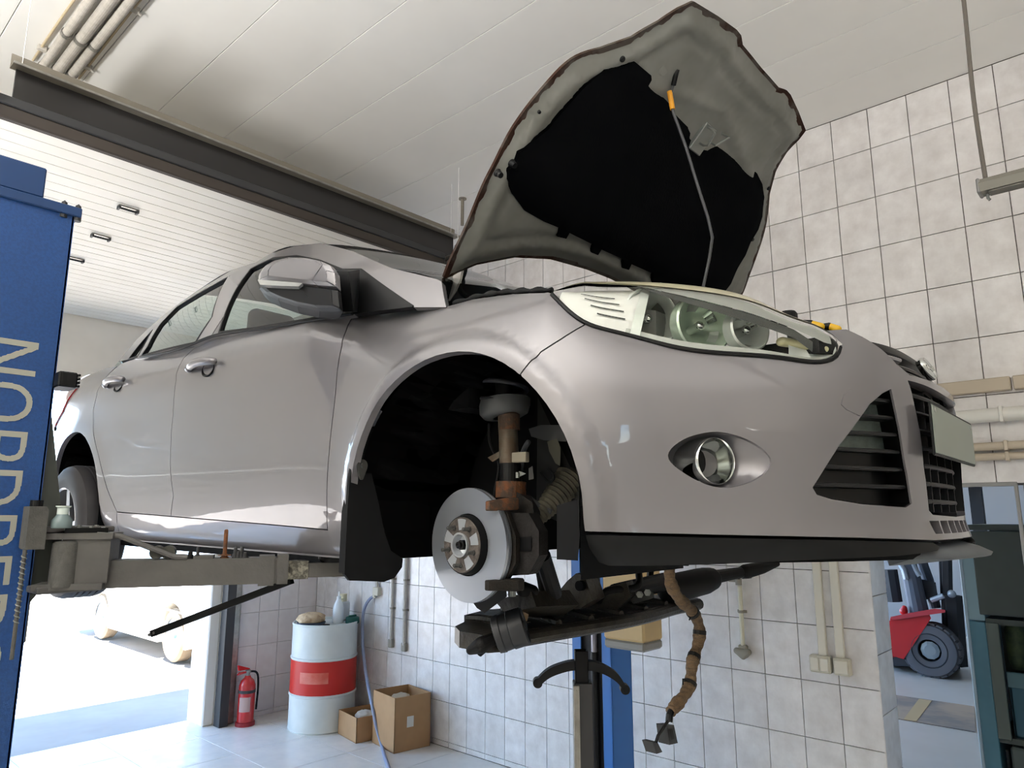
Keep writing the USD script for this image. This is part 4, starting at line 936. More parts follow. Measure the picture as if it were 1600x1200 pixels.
# prop rod with an orange grip sleeve
pr_top, pr_bot = hp((1043, 126), .05), at_c(1098, 452, 1, .22)
def on_line(px, t):                         # point of the bent rod: seen at px, its depth between the two ends
    d = ray_c(*px); t0 = (pr_top - CCAM) @ d / (d @ d); t1 = (pr_bot - CCAM) @ d / (d @ d); return CCAM + d * (t0 * (1 - t) + t1 * t)
rp = [pr_top] + [on_line(p, t) for p, t in (((1047, 150), .07), ((1052, 176), .15), ((1071, 228), .31), ((1090, 290), .50), ((1106, 340), .66), ((1113, 371), .75), ((1108, 405), .86))] + [pr_bot, pr_bot - np.array([0, 0, .05])]
prop = cpart('prop_rod', tube(np.array(rp), .0048, 10), mat('rod_grey', '4c4d4f', 0.5, metal=.3), smooth=True, label='bonnet prop rod with an orange grip sleeve')
cpart('grip_sleeve', tube(np.array([on_line((1046, 143), .05), on_line((1051, 171), .135)]), .008, 12), mat('orange_plastic', 'd9951e', 0.5), prop, label='orange grip sleeve')
cpart('rod_tip', tube(np.array([pr_top + np.array([.0, 0, -.004]), hp((1048, 112), .046), hp((1052, 106), .040)]), .008, 8), black_m, prop)
# hinges
for side in (0, 1):
    q = (lambda m: flip(m)) if side else (lambda m: m)
    y = .685
    pts = [at_c(*p, 1, y) for p in P2('722,398 720,412 716,432 708,450 697,466')]
    arm = trimesh.util.concatenate([hull(box(p - np.array([.013, .004, .010]), p + np.array([.013, .004, .010])), box(r - np.array([.013, .004, .010]), r + np.array([.013, .004, .010]))) for p, r in zip(pts[:-1], pts[1:])])
    hg = cpart('bonnet_hinge', q(arm), mat('hinge_paint', 'b3b0ac', 0.6) if side == 0 else MATS['hinge_paint'], label='pressed steel bonnet hinge arm')
    pts2 = [at_c(*p, 1, y - .03) for p in P2('724,396 727,412 724,430 718,445 722,458 730,464')]
    cpart('washer_hose', q(tube(np.array(pts2), .008, 8, sub=24)), rubber_m, hg)
    pv = at_c(703, 437, 1, y + .01); cpart('hinge_bracket', q(hull(np.array([at_c(*p, 1, y + .012) for p in P2('687,434 700,428 708,440 700,470 690,470')]), np.array([at_c(*p, 1, y - .02) for p in P2('687,434 700,428 708,440 700,470 690,470')]))), inner_m, hg)
    cpart('hinge_bolt', q(cyl(pv + np.array([0, .012, 0]), pv + np.array([0, -.02, 0]), .009, 6)), MATS['zinc'], hg)
    foot = hull(np.array([at_c(*p, 1, .735) for p in P2('680,428 700,402 716,360 722,352 712,398 700,428')]), np.array([at_c(*p, 1, .72) for p in P2('680,428 700,402 716,360 722,352 712,398 700,428')]))
# seal strip and cowl along the wing edge
topz = iS(P2('702,478 740,467 800,459 855,457')); P = [S(a, b) + np.array([0, -.018, .010]) for a, b in topz]
t_ = tube(spline(P, 30), [.008 + .003 * math.sin(i * 1.3) for i in range(30)], 8); cpart('bonnet_seal', t_, rubber_m, smooth=True); cpart('bonnet_seal', flip(t_), rubber_m, smooth=True)
cpart('cowl', hull(box((-.42, -.62, .86), (-.30, .62, .885)), box((-.30, -.60, .83), (-.14, .60, .86))), plastic_m)
wip = [(-.30, .60, .905), (-.28, .40, .925), (-.27, .10, .935), (-.26, -.15, .935)]
cpart('wiper', [tube(np.array(wip), .008, 8, sub=20), ball((-.30, .60, .90), .018)], black_m, smooth=40)
wing_rail = lambda sgn: hull(box((-.28, sgn * .66, .72), (.15, sgn * .71, .835)), box((.15, sgn * .60, .70), (.42, sgn * .66, .78)))
cpart('wing_rail', wing_rail(1), dirty_m); cpart('wing_rail', wing_rail(-1), dirty_m)
cpart('slam_panel', hull(box((.60, -.50, .66), (.74, .50, .695)), box((.66, -.36, .66), (.79, .36, .700))), plastic_m, label='black plastic slam panel')
cpart('engine_block', hull(box((-.10, -.30, .35), (.30, .30, .62), .03), box((-.05, -.25, .6), (.25, .25, .68), .03)), inner_m)
cpart('engine_cover', box((-.12, -.28, .68), (.28, .26, .74), .03), plastic_m)
cpart('battery_box', box((.05, -.58, .5), (.33, -.36, .74), .015), black_m)
cpart('radiator', box((.62, -.36, .24), (.66, .36, .62), .005), black_m)
cpart('bulkhead', box((-.46, -.70, .19), (-.44, .70, .86)), inner_m)

# ------------------------------------------------------------------ front wheel arch: liner, flap, suspension
liner_m = mat('arch_liner', '07080a', 0.6, color2='0c0d10', nscale=5, spec=.25)
for side in (0, 1):
    q = (lambda m: flip(m)) if side else (lambda m: m)
    def arch_shell(c, r, y0, y1, a0, a1, low):
        aa = np.linspace(a0, a1, 40); prof_ = [(c[0] + r * math.cos(a), c[1] + r * math.sin(a)) for a in aa]
        prof_ = [(prof_[0][0] + .0, low)] + prof_ + [(prof_[-1][0] - .0, low)]; V, F = [], []
        ys = np.linspace(y0, y1, 5)
        for y in ys:
            for x, z in prof_: V.append((x, y, z))
        n = len(prof_)
        for i in range(4):
            for j in range(n - 1):
                a = i * n + j; F += [[a, a + 1, a + n + 1], [a, a + n + 1, a + n]]
        F = np.array(F); return trimesh.Trimesh(np.array(V), np.vstack([F, F[:, ::-1]]), process=False)
    ln = cpart('arch_liner', q(arch_shell(ARC_F, .385, .885, .44, .0, math.pi, .165)), liner_m, smooth=40, label='black front wheel arch liner')
    cpart('arch_liner', q(arch_shell(ARC_R, .375, .885, .50, 0, math.pi, .2)), liner_m, smooth=40, label='black rear wheel arch liner')
    # inner wing wall: solid behind, open towards the axle
    wallp = sg.Polygon([(-.42, .16), (-.42, .5), (-.30, .66), (-.10, .72), (.12, .70), (.27, .58), (.36, .40), (.36, .17), (.10, .17), (.10, .30), (-.22, .30), (-.24, .16)])
    w = prism(wallp, .01, (0, .43, 0), (1, 0, 0), (0, 0, 1)); cpart('inner_wing', q(w), inner_m)
    rw = prism(sg.Polygon([(-3.05, .2), (-3.0, .5), (-2.85, .64), (-2.69, .67), (-2.5, .63), (-2.36, .5), (-2.32, .2)]), .01, (0, .50, 0), (1, 0, 0), (0, 0, 1)); cpart('inner_wing', q(rw), inner_m)
    # liner screw and mud flap
    flp = [at_c(*p, 0, -.405)[1:] for p in P2('558,716 550,726 546,745 543,790 540,850 538,897 546,907 600,909 616,903 628,886 629,873 610,860 600,830 590,780 580,740 572,722')]
    fl_ = prism(flp, .010, (-.414, 0, 0), (0, 1, 0), (0, 0, 1)); mf = cpart('mud_flap', q(fl_), rubber_m, label='black mud flap behind the front wheel arch')
    cpart('flap_return', q(hull(box((-.455, .896, .13), (-.405, .906, .30), .003), box((-.43, .892, .13), (-.405, .902, .43), .003))), rubber_m, mf)
    c = at_c(563, 730, 0, -.400); cpart('screw_plate', q(cat_([hull(cyl(c + np.array([.004, 0, .004]), c + np.array([.010, 0, .004]), .018, 20), cyl(c + np.array([.004, 0, -.03]), c + np.array([.010, 0, -.03]), .006, 10))])), mat('grimy_steel', '4a4a48', 0.6, metal=.3) if side == 0 else MATS['grimy_steel'], mf)
    cpart('screw', q(cyl(c + np.array([.010, 0, .004]), c + np.array([.016, 0, .004]), .008, 6)), MATS['grimy_steel'], mf)

rusty_m = mat('rusty_steel', '4a3a2e', 0.8, metal=.1, color2='7a4a28', nscale=30, lo=.42, hi=.62, bump=.4, bscale=150)
cast_m = mat('grimy_cast_iron', '1d1b19', 0.7, metal=.2, spec=.3, color2='2a2520', nscale=25, bump=.5, bscale=160)
strut_m = mat('strut_tube', '6c6658', 0.55, metal=.3, color2='5a4a3a', nscale=18)
disc_m = mat('brake_face', 'b4b9c0', 0.34, metal=0.85)
hubm = mat('hub_rust', '4b4541', 0.7, metal=.3, color2='6b625b', nscale=60, bump=.5, bscale=250)
bare_m = mat('bare_bright_steel', 'c8ccd0', 0.28, metal=.6)
dark_steel = mat('oily_steel', '100f0f', 0.55, metal=.3, spec=.3)
q1 = lambda px, py, y: at_c(px, py, 1, y)
# strut, spring and seat
sp = thing_ = cpart('strut', lathe([(-.005, 0), (0, .028), (.20, .028), (.205, .031), (.225, .031), (.23, .026), (.24, 0)], q1(797, 752, .60), q1(793, 652, .585) - q1(797, 752, .60), 28), strut_m, smooth=40, label='front strut tube with spring seat and coil')
cpart('strut_cap', lathe([(0, .0285), (.0, .030), (.045, .030), (.05, .024)], q1(796, 672, .59), (0, 0, 1), 24), rusty_m, sp, label='rusty upper end of the strut')
cpart('strut_band', lathe([(0, .029), (0, .031), (.055, .031), (.055, .029)], q1(797, 755, .60), (0, -.02, 1), 24), black_m, sp)
seat_c = q1(788, 640, .575)
def dish(c, r, yaw):
    m = lathe([(-.02, .03), (-.024, r * .8), (-.012, r), (.012, r * 1.06), (.030, r * 1.03), (.032, r * .97), (.012, r * .92), (-.006, r * .7), (-.004, .03)], c, (.06, -.10, 1), 44); v = np.array(m.vertices); t = np.arctan2(v[:, 1] - c[1], v[:, 0] - c[0]); v[:, 2] += .012 * np.sin(t * 1 + yaw); return trimesh.Trimesh(v, m.faces, process=False)
cpart('spring_seat', dish(seat_c, .072, 2.2), mat('seat_grey', '57595a', 0.5, metal=.3), sp, smooth=50, label='grey dished spring seat')
hel = [seat_c + np.array([.066 * math.cos(t), .066 * math.sin(t), .012 + .0085 * t]) for t in np.linspace(0, 6 * math.pi, 140)]
cpart('coil_spring', tube(np.array(hel), .0075, 8), mat('spring_black', '22242a', 0.5), sp, smooth=True)
cpart('bump_stop', lathe([(0, .012), (0, .026), (.03, .030), (.05, .026), (.08, .030), (.11, .026), (.14, .028), (.2, .02)], seat_c + np.array([0, 0, .01]), (0, 0, 1), 24), rubber_m, sp, smooth=40)
cpart('strut_bracket', hull(np.array([q1(*p, .60) for p in P2('762,715 782,704 784,712 770,722')]), np.array([q1(*p, .57) for p in P2('766,715 784,704 786,712 772,722')])), strut_m, sp)
# knuckle and caliper bracket
kn = cpart('steering_knuckle', hull(np.array([q1(*p, .62) for p in P2('778,770 806,768 832,785 838,840 824,880 790,905 775,880 774,800')]), np.array([q1(*p, .54) for p in P2('790,775 830,775 845,800 846,860 820,890 795,890')])), cast_m, smooth=30, label='grimy cast steering knuckle')
cpart('clamp', lathe([(0, .03), (0, .043), (.045, .043), (.045, .03)], q1(798, 778, .60), (0, -.02, 1), 24), rusty_m, kn, label='rust-orange knuckle clamp')
for (a, b) in (((765, 790), (800, 786)), ((764, 914), (808, 912))):
    A, B = q1(*a, .725), q1(*b, .66); cpart('caliper_bracket', hull(box(A - [.010, .008, .014], A + [.010, .008, .012], .003), box(B - [.014, .016, .018], B + [.014, .016, .014], .004)), rusty_m if b[1] < 800 else cast_m, kn, smooth=30)
plate = [q1(*p, .685) for p in P2('772,798 792,800 806,838 806,880 790,908 772,905 768,850')]
cpart('brake_pad_carrier', hull(np.array(plate), np.array([p - np.array([.004, .02, 0]) for p in plate])), cast_m, kn, smooth=30)
body_c = [q1(*p, .66) for p in P2('782,800 826,802 842,830 842,868 826,898 786,900')]
cal = hull(np.array(body_c), np.array([p - np.array([.01, .05, 0]) for p in body_c])); cpart('brake_caliper', cal, mat('dusty_iron', '2b2928', 0.75, metal=.2, color2='1e1b19', nscale=20, bump=.5, bscale=120, spec=.3), kn, smooth=25, label='dusty grey brake caliper')
cpart('caliper_window', hull(np.array([q1(*p, .664) for p in P2('810,840 830,838 830,861 812,862')]), np.array([q1(*p, .655) for p in P2('810,840 830,838 830,861 812,862')])), inner_m, kn)
for k, yy in enumerate((812, 835, 858, 888)): cpart('pad_spring', tube(np.array([q1(766 + (k % 2) * 4, yy, .695), q1(776, yy + 9, .70), q1(769, yy + 18, .695)]), .002, 6), MATS['zinc'], kn)
# disc, hat and hub
dc = q1(730, 851, .70); dn = np.array([-math.sin(math.radians(4)), math.cos(math.radians(4)), -.01]); dn /= np.linalg.norm(dn)
dsc = cpart('brake_disc', lathe([(-.020, .085), (-.020, .1535), (-.0125, .1545), (-.012, .150), (-.008, .150), (-.0075, .1545), (0, .1535), (.0005, .084), (-.004, .083)], dc, dn, 96), disc_m, smooth=35, label='bright worn brake disc with rusty hub')
cpart('disc_hat', lathe([(-.004, .084), (-.004, .082), (.016, .078), (.019, .076), (.019, .030)], dc, dn, 64), inner_m, dsc, smooth=35, label='black disc hat')  # near-black colour stands in for shading on the hat wall
cpart('hub_flange', lathe([(.019, .029), (.0215, .030), (.022, .072), (.019, .0745)], dc, dn, 64), hubm, dsc, smooth=35)
fx, fy, _ = frame_of(dn)
for k in range(5):
    a0 = 2 * math.pi * k / 5 + .35; pol = [(r * math.cos(a0 + t), r * math.sin(a0 + t)) for r, ts in ((.040, np.linspace(-.26, .26, 5)), (.070, np.linspace(.24, -.24, 7))) for t in ts]
    cpart('bright_patch', prism(pol, .0012, dc + dn * .0219, fx, fy), bare_m, dsc)
    a1 = a0 + math.pi / 5; c = dc + (fx * math.cos(a1) + fy * math.sin(a1)) * .054
    s_ = cpart('wheel_stud', lathe([(.016, .0075), (.025, .0075), (.025, .0052), *[(.026 + .0016 * i, .0046 if i % 2 else .0054) for i in range(13)], (.047, .0035), (.047, 0)], c, dn, 14), MATS['grimy_steel'], dsc)
cpart('hub_bore', lathe([(.018, .031), (.028, .032), (.030, .0335), (.030, .0285), (.027, .027), (.006, .026), (.004, 0)], dc, dn, 40), bare_m, dsc, smooth=30, label='bright hub centre ring')
cpart('axle_stub', lathe([(.002, .013), (.024, .013), (.026, .009), (.034, .009), (.036, .005), (.032, 0)], dc, dn, 20), dark_steel, dsc)
# drive-shaft gaiter, brake hose, wires and the dark bits behind
ga, gb = q1(835, 815, .55), q1(893, 748, .42)
gaiter = lathe([(0, .018)] + [(.006 + i * .0068, (.021 + .0010 * i) * (1.10 if i % 2 else .93)) for i in range(27)] + [(.20, .03), (.20, .0)], ga, gb - ga, 28)
cpart('cv_gaiter', gaiter, mat('dusty_rubber', '5a5546', 0.8, color2='3a372e', nscale=20), smooth=30, label='dusty ribbed rubber gaiter')
hs = [q1(*p, y) for p, y in zip(P2('826,690 818,705 814,730 812,752 818,768 832,782 850,795 862,800'), np.linspace(.60, .52, 8))]
bh = cpart('brake_hose', tube(np.array(hs), .0075, 10, sub=50), mat('hose_grey', '37383a', 0.6), smooth=True)
cpart('hose_tag', box(q1(805, 722, .60) - np.array([.004, .004, .002]), q1(826, 706, .60) + np.array([.0, .012, .0]), .002), mat('tag_beige', '8f8878', 0.7), bh, label='beige tag around the brake hose')
cpart('hose_bracket', hull(np.array([q1(*p, .60) for p in P2('800,740 812,736 822,740 812,745')]), np.array([q1(*p, .57) for p in P2('800,740 812,736 822,740 812,745')])), MATS['zinc'], bh)
cpart('hose_nut', cyl(q1(808, 738, .603), q1(808, 747, .603), .007, 6), MATS['zinc'], bh)
for px, w, y in ((P2('826,732 832,728 834,748 826,750'), .02, .58), (P2('855,690 870,685 876,700 875,728 868,724 858,705'), .03, .47), (P2('826,670 845,664 880,664 885,690 870,684 850,688 830,682'), .02, .46)):
    cpart('inner_wing_bracket', hull(np.array([q1(*p, y) for p in px]), np.array([q1(*p, y - w) for p in px])), (MATS['grimy_steel'], mat('grey_green_metal', '5b5a4e', 0.6), MATS['seat_grey'])[(0 if w == .02 and y == .58 else 1 if w == .03 else 2)])
cpart('abs_wire', tube(np.array([q1(*p, .59) for p in P2('764,662 765,690 772,708 778,720 779,735 774,760 772,775')]), .004, 8, sub=30), rubber_m)
cpart('speed_sensor_wire', tube(np.array([q1(*p, .52) for p in P2('845,738 852,748 860,753 865,748 862,738 856,733')]), .004, 8, sub=24), rubber_m)
cpart('front_liner', hull(np.array([q1(*p, .62) for p in P2('870,790 902,780 906,835 903,876 870,874')]), np.array([q1(*p, .56) for p in P2('870,790 902,780 906,835 903,876 870,874')])), liner_m)
cpart('inner_strut_tower', hull(np.array([q1(*p, .44) for p in P2('840,620 905,760 905,830 838,800')]), np.array([q1(*p, .42) for p in P2('840,620 905,760 905,830 838,800')])), mat('tower_grey', '2c2d2c', 0.7, color2='1c1d1d', nscale=9))
cpart('drop_link', tube(np.array([q1(847, 868, .52), q1(866, 928, .40)]), .024, 12), dark_steel)
# rear wheel
tyre_m = mat('tyre_rubber', '2b292b', 0.6, color2='232123', nscale=12)
rim_m = mat('alloy_silver', '9d9fa2', 0.3, metal=.8)
for side in (0, 1):
    q = (lambda m: flip(m)) if side else (lambda m: m)
    wc = np.array([-2.69, .82, .19])
    pr_ = [(-.10, .205), (-.105, .24), (-.10, .285), (-.085, .308), (-.060, .316)]
    for k in range(4): x = -.05 + k * .027; pr_ += [(x, .316), (x + .002, .309), (x + .007, .309), (x + .009, .316)]
    pr_ += [(.060, .316), (.085, .308), (.10, .285), (.105, .24), (.10, .205)]
    tw = cpart('rear_wheel', q(lathe(pr_, wc, (0, 1, 0), 64)), tyre_m, smooth=30, label='rear wheel with alloy rim')
    cpart('rim', q(lathe([(-.09, .19), (-.09, .21), (.098, .21), (.102, .206), (.095, .198), (.02, .190), (-.09, .185)], wc, (0, 1, 0), 48)), rim_m, tw, smooth=30)
    for k in range(5):
        a = 2 * math.pi * k / 5 + .2; r_ = np.array([math.cos(a), 0, math.sin(a)]); t_ = np.array([-math.sin(a), 0, math.cos(a)])
        sp_ = hull(*[np.array([wc + r_ * r + t_ * w + np.array([0, yy, 0])]) for r, w, yy in ((.04, .03, .07), (.04, -.03, .07), (.195, .018, .088), (.195, -.018, .088), (.04, .025, .04), (.04, -.025, .04), (.195, .012, .06), (.195, -.012, .06))])
        cpart('spoke', q(sp_), rim_m, tw)
    cpart('hub_cap', q(lathe([(.05, .055), (.075, .05), (.08, .03), (.082, 0)], wc, (0, 1, 0), 24)), rim_m, tw, smooth=40)
    cpart('brake_drum', q(lathe([(-.06, 0), (-.06, .13), (.02, .14), (.03, .06), (.03, 0)], wc, (0, 1, 0), 32)), cast_m, tw)
cpart('rear_axle', tube(np.array([(-2.69, -.75, .17), (-2.62, -.5, .19), (-2.6, 0, .2), (-2.62, .5, .19), (-2.69, .75, .17)]), .03, 12), inner_m)
cpart('exhaust_silencer', hull(ball((-3.25, -.35, .24), .09), ball((-3.25, .25, .24), .09), ball((-2.98, .25, .24), .09), ball((-2.98, -.35, .24), .09)), MATS['grimy_steel'], smooth=True)
# ------------------------------------------------------------------ subframe lowered under the car
def wm(m):
    """mesh in car metres -> world metres"""
    return trimesh.Trimesh(np.asarray(m.vertices) @ CM + CORG, m.faces[:, ::-1], process=False)
sub = thing('subframe', 'dark oily front subframe hanging lowered under the car nose', 'subframe', to_world((-.2, 0, -.05))[0])
spart = lambda nm, m, mt, par=None, **k: part(nm, wm(cat_(m) if isinstance(m, list) else m), mt, sub if par is None else par, **k)
oily_m = mat('oily_subframe', '403c33', 0.40, metal=.35, spec=.5, color2='24211c', nscale=14, bump=.5, bscale=70)
plan = sg.Polygon([(-.135, .50), (-.115, .58), (-.14, .63), (-.25, .63), (-.32, .58), (-.36, .50), (-.46, .40), (-.50, .25), (-.44, .10), (-.42, -.10), (-.50, -.25), (-.46, -.42), (-.34, -.55), (-.22, -.62), (-.12, -.58), (-.125, -.40), (-.10, -.2), (-.095, .1), (-.115, .3)])
for c, a, b in (((-.22, .40), .045, .018), ((-.18, .28), .05, .012), ((-.30, .30), .03, .03), ((-.17, .12), .05, .014), ((-.33, .05), .05, .03), ((-.18, -.06), .045, .013), ((-.30, -.22), .04, .03), ((-.19, -.26), .04, .014)):
    t = np.linspace(0, 2 * np.pi, 24, endpoint=False); plan = plan.difference(sg.Polygon(np.stack([c[0] + b * np.cos(t), c[1] + a * np.sin(t)], 1)))
plate = prism(plan, .045, (0, 0, -.078), (1, 0, 0), (0, 1, 0))
plate_ = spart('cross_member', plate, oily_m)
ribs = []
for k, (a, b) in enumerate((((-.13, .50), (-.40, .44)), ((-.125, .33), (-.45, .22)), ((-.11, .18), (-.42, .12)), ((-.10, .02), (-.40, -.02)), ((-.10, -.14), (-.42, -.18)), ((-.12, -.32), (-.42, -.34)))):
    spart('pressed_rib', tube(np.array([(a[0], a[1], -.034), ((a[0] + b[0]) / 2, (a[1] + b[1]) / 2, -.024), (b[0], b[1], -.034)]), .014, 8, sub=10), oily_m, plate_)
spart('front_flange', tube(np.array([(-.128, .52, -.055), (-.112, .3, -.055), (-.092, .1, -.055), (-.098, -.2, -.055), (-.122, -.4, -.055), (-.12, -.58, -.055)]), .022, 10, sub=30), oily_m, plate_)
bc, bd = q1(803, 983, .57), np.array([.72, -.55, .30])
bush = spart('bush', lathe([(-.055, 0), (-.055, .040), (-.052, .050), (-.035, .052), (-.033, .049), (-.012, .049), (-.010, .052), (.030, .052), (.034, .048), (.030, .036), (-.01, .034), (-.012, .015), (.034, .014), (.036, 0)], bc, bd, 40), mat('bush_rubber', '202226', 0.45), smooth=35, label='round rubber bush at the near end')
spart('wood_wedge', hull(np.array([q1(*p, .50) for p in P2('802,968 815,954 826,960 824,970 806,981')]), np.array([q1(*p, .46) for p in P2('802,968 815,954 826,960 824,970 806,981')])), mat('bare_wood', 'b59a78', 0.8, color2='a58a66', nscale=20), label='pale wooden wedge beside the bush')
spart('rod_end', [hull(ball(q1(768, 1000, .62), .018), ball(q1(752, 1008, .65), .022), ball(q1(735, 1016, .66), .012)), cyl(q1(766, 1004, .63), q1(748, 1020, .64), .012, 12)], dark_steel)
spart('control_arm', hull(np.array([q1(*p, .52) for p in P2('772,938 830,924 838,948 790,958')]), np.array([q1(*p, .30) for p in P2('850,930 890,922 905,945 880,962 840,965')])), oily_m, smooth=30)
spart('ball_joint', hull(np.array([q1(*p, .62) for p in P2('738,940 752,930 772,908 790,908 792,932 770,946 757,958 745,950')]), np.array([q1(*p, .57) for p in P2('745,942 770,912 788,912 788,934 760,952')])), dark_steel, smooth=30)
spart('ball_joint_nut', cyl(q1(800, 921, .585), q1(800, 932, .585), .011, 6), MATS['zinc'])
spart('link_cup', hull(ball(q1(818, 921, .52), .022), ball(q1(832, 924, .50), .018)), dark_steel, smooth=40)
tw_ = [q1(*p, .20) for p in P2('868,930 886,908 900,896 912,899 918,914 926,938 905,952 885,952')]
spart('mount_bracket', hull(np.array(tw_), np.array([p - np.array([.02, .10, 0]) for p in tw_])), oily_m, label='upright mounting bracket of the subframe')
c = q1(908, 915, .205); spart('mount_hole', cyl(c + np.array([0, .012, 0]), c - np.array([0, .01, 0]), .016, 16), inner_m)
gs = [q1(*p, .02) for p in P2('928,934 945,918 978,910 985,932 965,952 930,958')]
spart('gusset', hull(np.array(gs), np.array([p - np.array([.03, .09, 0]) for p in gs])), oily_m)
rack = spart('steering_rack', tube(np.array([q1(962, 928, 0), q1(1042, 908, -.40)]), .034, 18), dark_steel, label='black steering rack lying across the subframe')
spart('rack_housing', hull(ball(q1(1048, 920, -.40), .055), ball(q1(1098, 908, -.58), .058, (1, 1, .9)), ball(q1(1110, 905, -.62), .045)), dark_steel, rack, smooth=True)
spart('track_rod', tube(np.array([q1(1108, 903, -.62), q1(1160, 894, -.84)]), [.028, .022], 14), dark_steel, rack)
spart('track_rod_end', hull(ball(q1(1165, 893, -.85), .030), ball(q1(1190, 887, -.93), .026), ball(q1(1214, 881, -1.0), .012)), dark_steel, rack, smooth=True)
spart('rod_end_stud', [cyl(q1(1150, 892, -.82), q1(1151, 905, -.82), .014, 10), cyl(q1(1166, 898, -.86), q1(1167, 904, -.86), .02, 10)], dark_steel, rack)
bp_ = [q1(*p, -.05) for p in P2('980,931 1008,920 1021,926 1022,934 990,944')]
b_ = spart('stud_plate', hull(np.array(bp_), np.array([p - np.array([.01, .012, 0]) for p in bp_])), MATS['grimy_steel'], rack, label='grey plate with two nuts')
for px in ((1000, 929), (1012, 926)): spart('nut', lathe([(0, .012), (.008, .012), (.008, .008), (.014, .008), (.014, 0)], q1(*px, -.045), (.4, .9, .1), 6), MATS['zinc'], rack)
spart('fluid_pipe', tube(np.array([q1(*p, y) for p, y in zip(P2('1000,882 998,895 999,908 993,918 970,921 945,926 935,940'), np.linspace(-.15, .1, 7))]), .012, 10, sub=40), rubber_m, rack, smooth=True)
spart('hanger_link', [tube(np.array([q1(840, 880, .50), q1(848, 930, .42)]), .010, 8), tube(np.array([(-.30, -.5, .0), (-.25, -.48, .20)]), .014, 8)], dark_steel)

# ------------------------------------------------------------------ hanging wiring harness
hx_ = lambda px, py, x=.30: at_c(px, py, 0, x)
hn_ = thing('wiring_harness', 'brown taped wiring harness with two plugs hanging below the bumper', 'cable', to_world(hx_(1045, 884))[0])
P = spline(np.array([hx_(*p) for p in P2('1046,866 1046,884 1047,905 1056,928 1072,946 1086,962 1093,985 1088,1015 1081,1040 1079,1062 1070,1085 1056,1102 1048,1112')]), 90)
rad = .0155 + .0018 * np.sin(np.arange(90) * .55) + .001 * np.sin(np.arange(90) * 1.7)
hp_ = part('taped_loom', wm(tube(P, rad, 12)), mat('loom_tape', '6d563b', 0.75, color2='4d3c2a', nscale=50, stretch=(1, 1, 3), bump=.5, bscale=200), hn_, smooth=True)
for k in (36, 47, 58, 70): part('tape_band', wm(lathe([(-.006, rad[k]), (-.005, rad[k] + .0022), (.005, rad[k] + .0022), (.006, rad[k])], P[k], P[k + 1] - P[k], 16)), black_m, hp_)
part('wire_tail', wm(tube(np.array([hx_(*p) for p in P2('1050,1108 1046,1118 1045,1128')]), .009, 10)), black_m, hn_)
part('wire_tail', wm(tube(np.array([hx_(*p) for p in P2('1044,1126 1036,1138 1028,1150 1025,1160')]), .004, 8)), black_m, hn_)
def plug(px, nm, lab):
    f_ = np.array([hx_(*p) for p in px]); b_ = f_ + np.array([-.03, 0, 0]); return part(nm, wm(hull(f_, b_)), mat('plug_grey', '2c2d2e', 0.5) if 'plug_grey' not in MATS else MATS['plug_grey'], hn_, label=lab)
p1 = plug(P2('1042,1134 1053,1133 1059,1161 1046,1164'), 'plug', 'large dark plug')
plug(P2('1020,1160 1027,1159 1035,1175 1026,1178'), 'plug', 'small dark plug')
part('latch', wm(hull(np.array([hx_(*p, .303) for p in P2('1046,1140 1051,1139 1054,1154 1049,1156')]), np.array([hx_(*p, .296) for p in P2('1046,1140 1051,1139 1054,1154 1049,1156')]))), black_m, p1)
for px in ('1083,967 1078,965 1077,969', '1072,1063 1067,1061 1067,1070'):
    part('clip', wm(tube(np.array([hx_(*p) for p in P2(px)]), .002, 6)), black_m, hn_)

# ------------------------------------------------------------------ two-post lift: near column
grey_lift = mat('lift_grey_paint', '555350', 0.5, color2='4c4a48', nscale=10, bump=.2, bscale=90)
grey_lift2 = mat('lift_grey_dusty', '575652', 0.75, color2='4b4a47', nscale=40, bump=.3, bscale=200)
NX0, NX1, NY0, NY1, NZ = .300, .612, 2.385, 2.66, 2.735
n1 = thing('lift_post', 'blue lift column in the left foreground with white vertical lettering', 'lift', (.46, 2.5, 0))
def column(th, x0, x1, y0, y1, z1, openx, m_):
    t, lp = .006, .06
    c_ = part('column', [box((x0, y0, 0), (x1, y0 + t, z1), .002), box((x0, y1 - t, 0), (x1, y1, z1), .002), box((x0 if openx > 0 else x1 - t, y0, 0), (x0 + t if openx > 0 else x1, y1, z1)),
                         box((x1 - t if openx > 0 else x0, y0, 0), (x1 if openx > 0 else x0 + t, y0 + lp, z1)), box((x1 - t if openx > 0 else x0, y1 - lp, 0), (x1 if openx > 0 else x0 + t, y1, z1))], m_, th)
    part('base_plate', box((x0 - .1, y0 - .08, 0), (x1 + .1, y1 + .08, .02), .004), m_, th)
    return c_
column(n1, NX0, NX1, NY0, NY1, NZ, 1, blue_m)
part('top_flange', box((NX0 - .02, NY0 - .012, NZ - .03), (NX1 + .016, NY1 + .012, NZ), .003), mat('dark_blue_paint', '173a68', 0.45), n1, label='dark blue top flange')
part('top_box', box((NX0 - .10, NY0 - .008, NZ), (NX1 - .088, NY1 - .02, NZ + .095), .004), MATS['dark_blue_paint'], n1)
for x in (NX1 - .03, NX1 + .008): part('flange_bolt', lathe([(-.045, 0), (-.045, .011), (-.03, .011), (0, .008), (.004, .008), (.012, 0)], (x, NY0 + .004, NZ + .005), (0, 0, 1), 10), darkgrey_m, n1)
txt = meshkit.text_mesh('NORDBERG', .128, .0012)
b0 = txt.bounds; v = txt.vertices.copy(); sx = .098 / .092
v[:, 0] = (v[:, 0] - b0[0][0]) * .98; v[:, 1] -= 0
ZT, XT = 2.296, .560
hcap = .128
w_ = np.stack([XT - (hcap - v[:, 1]), NY0 - v[:, 2], ZT - v[:, 0]], 1)
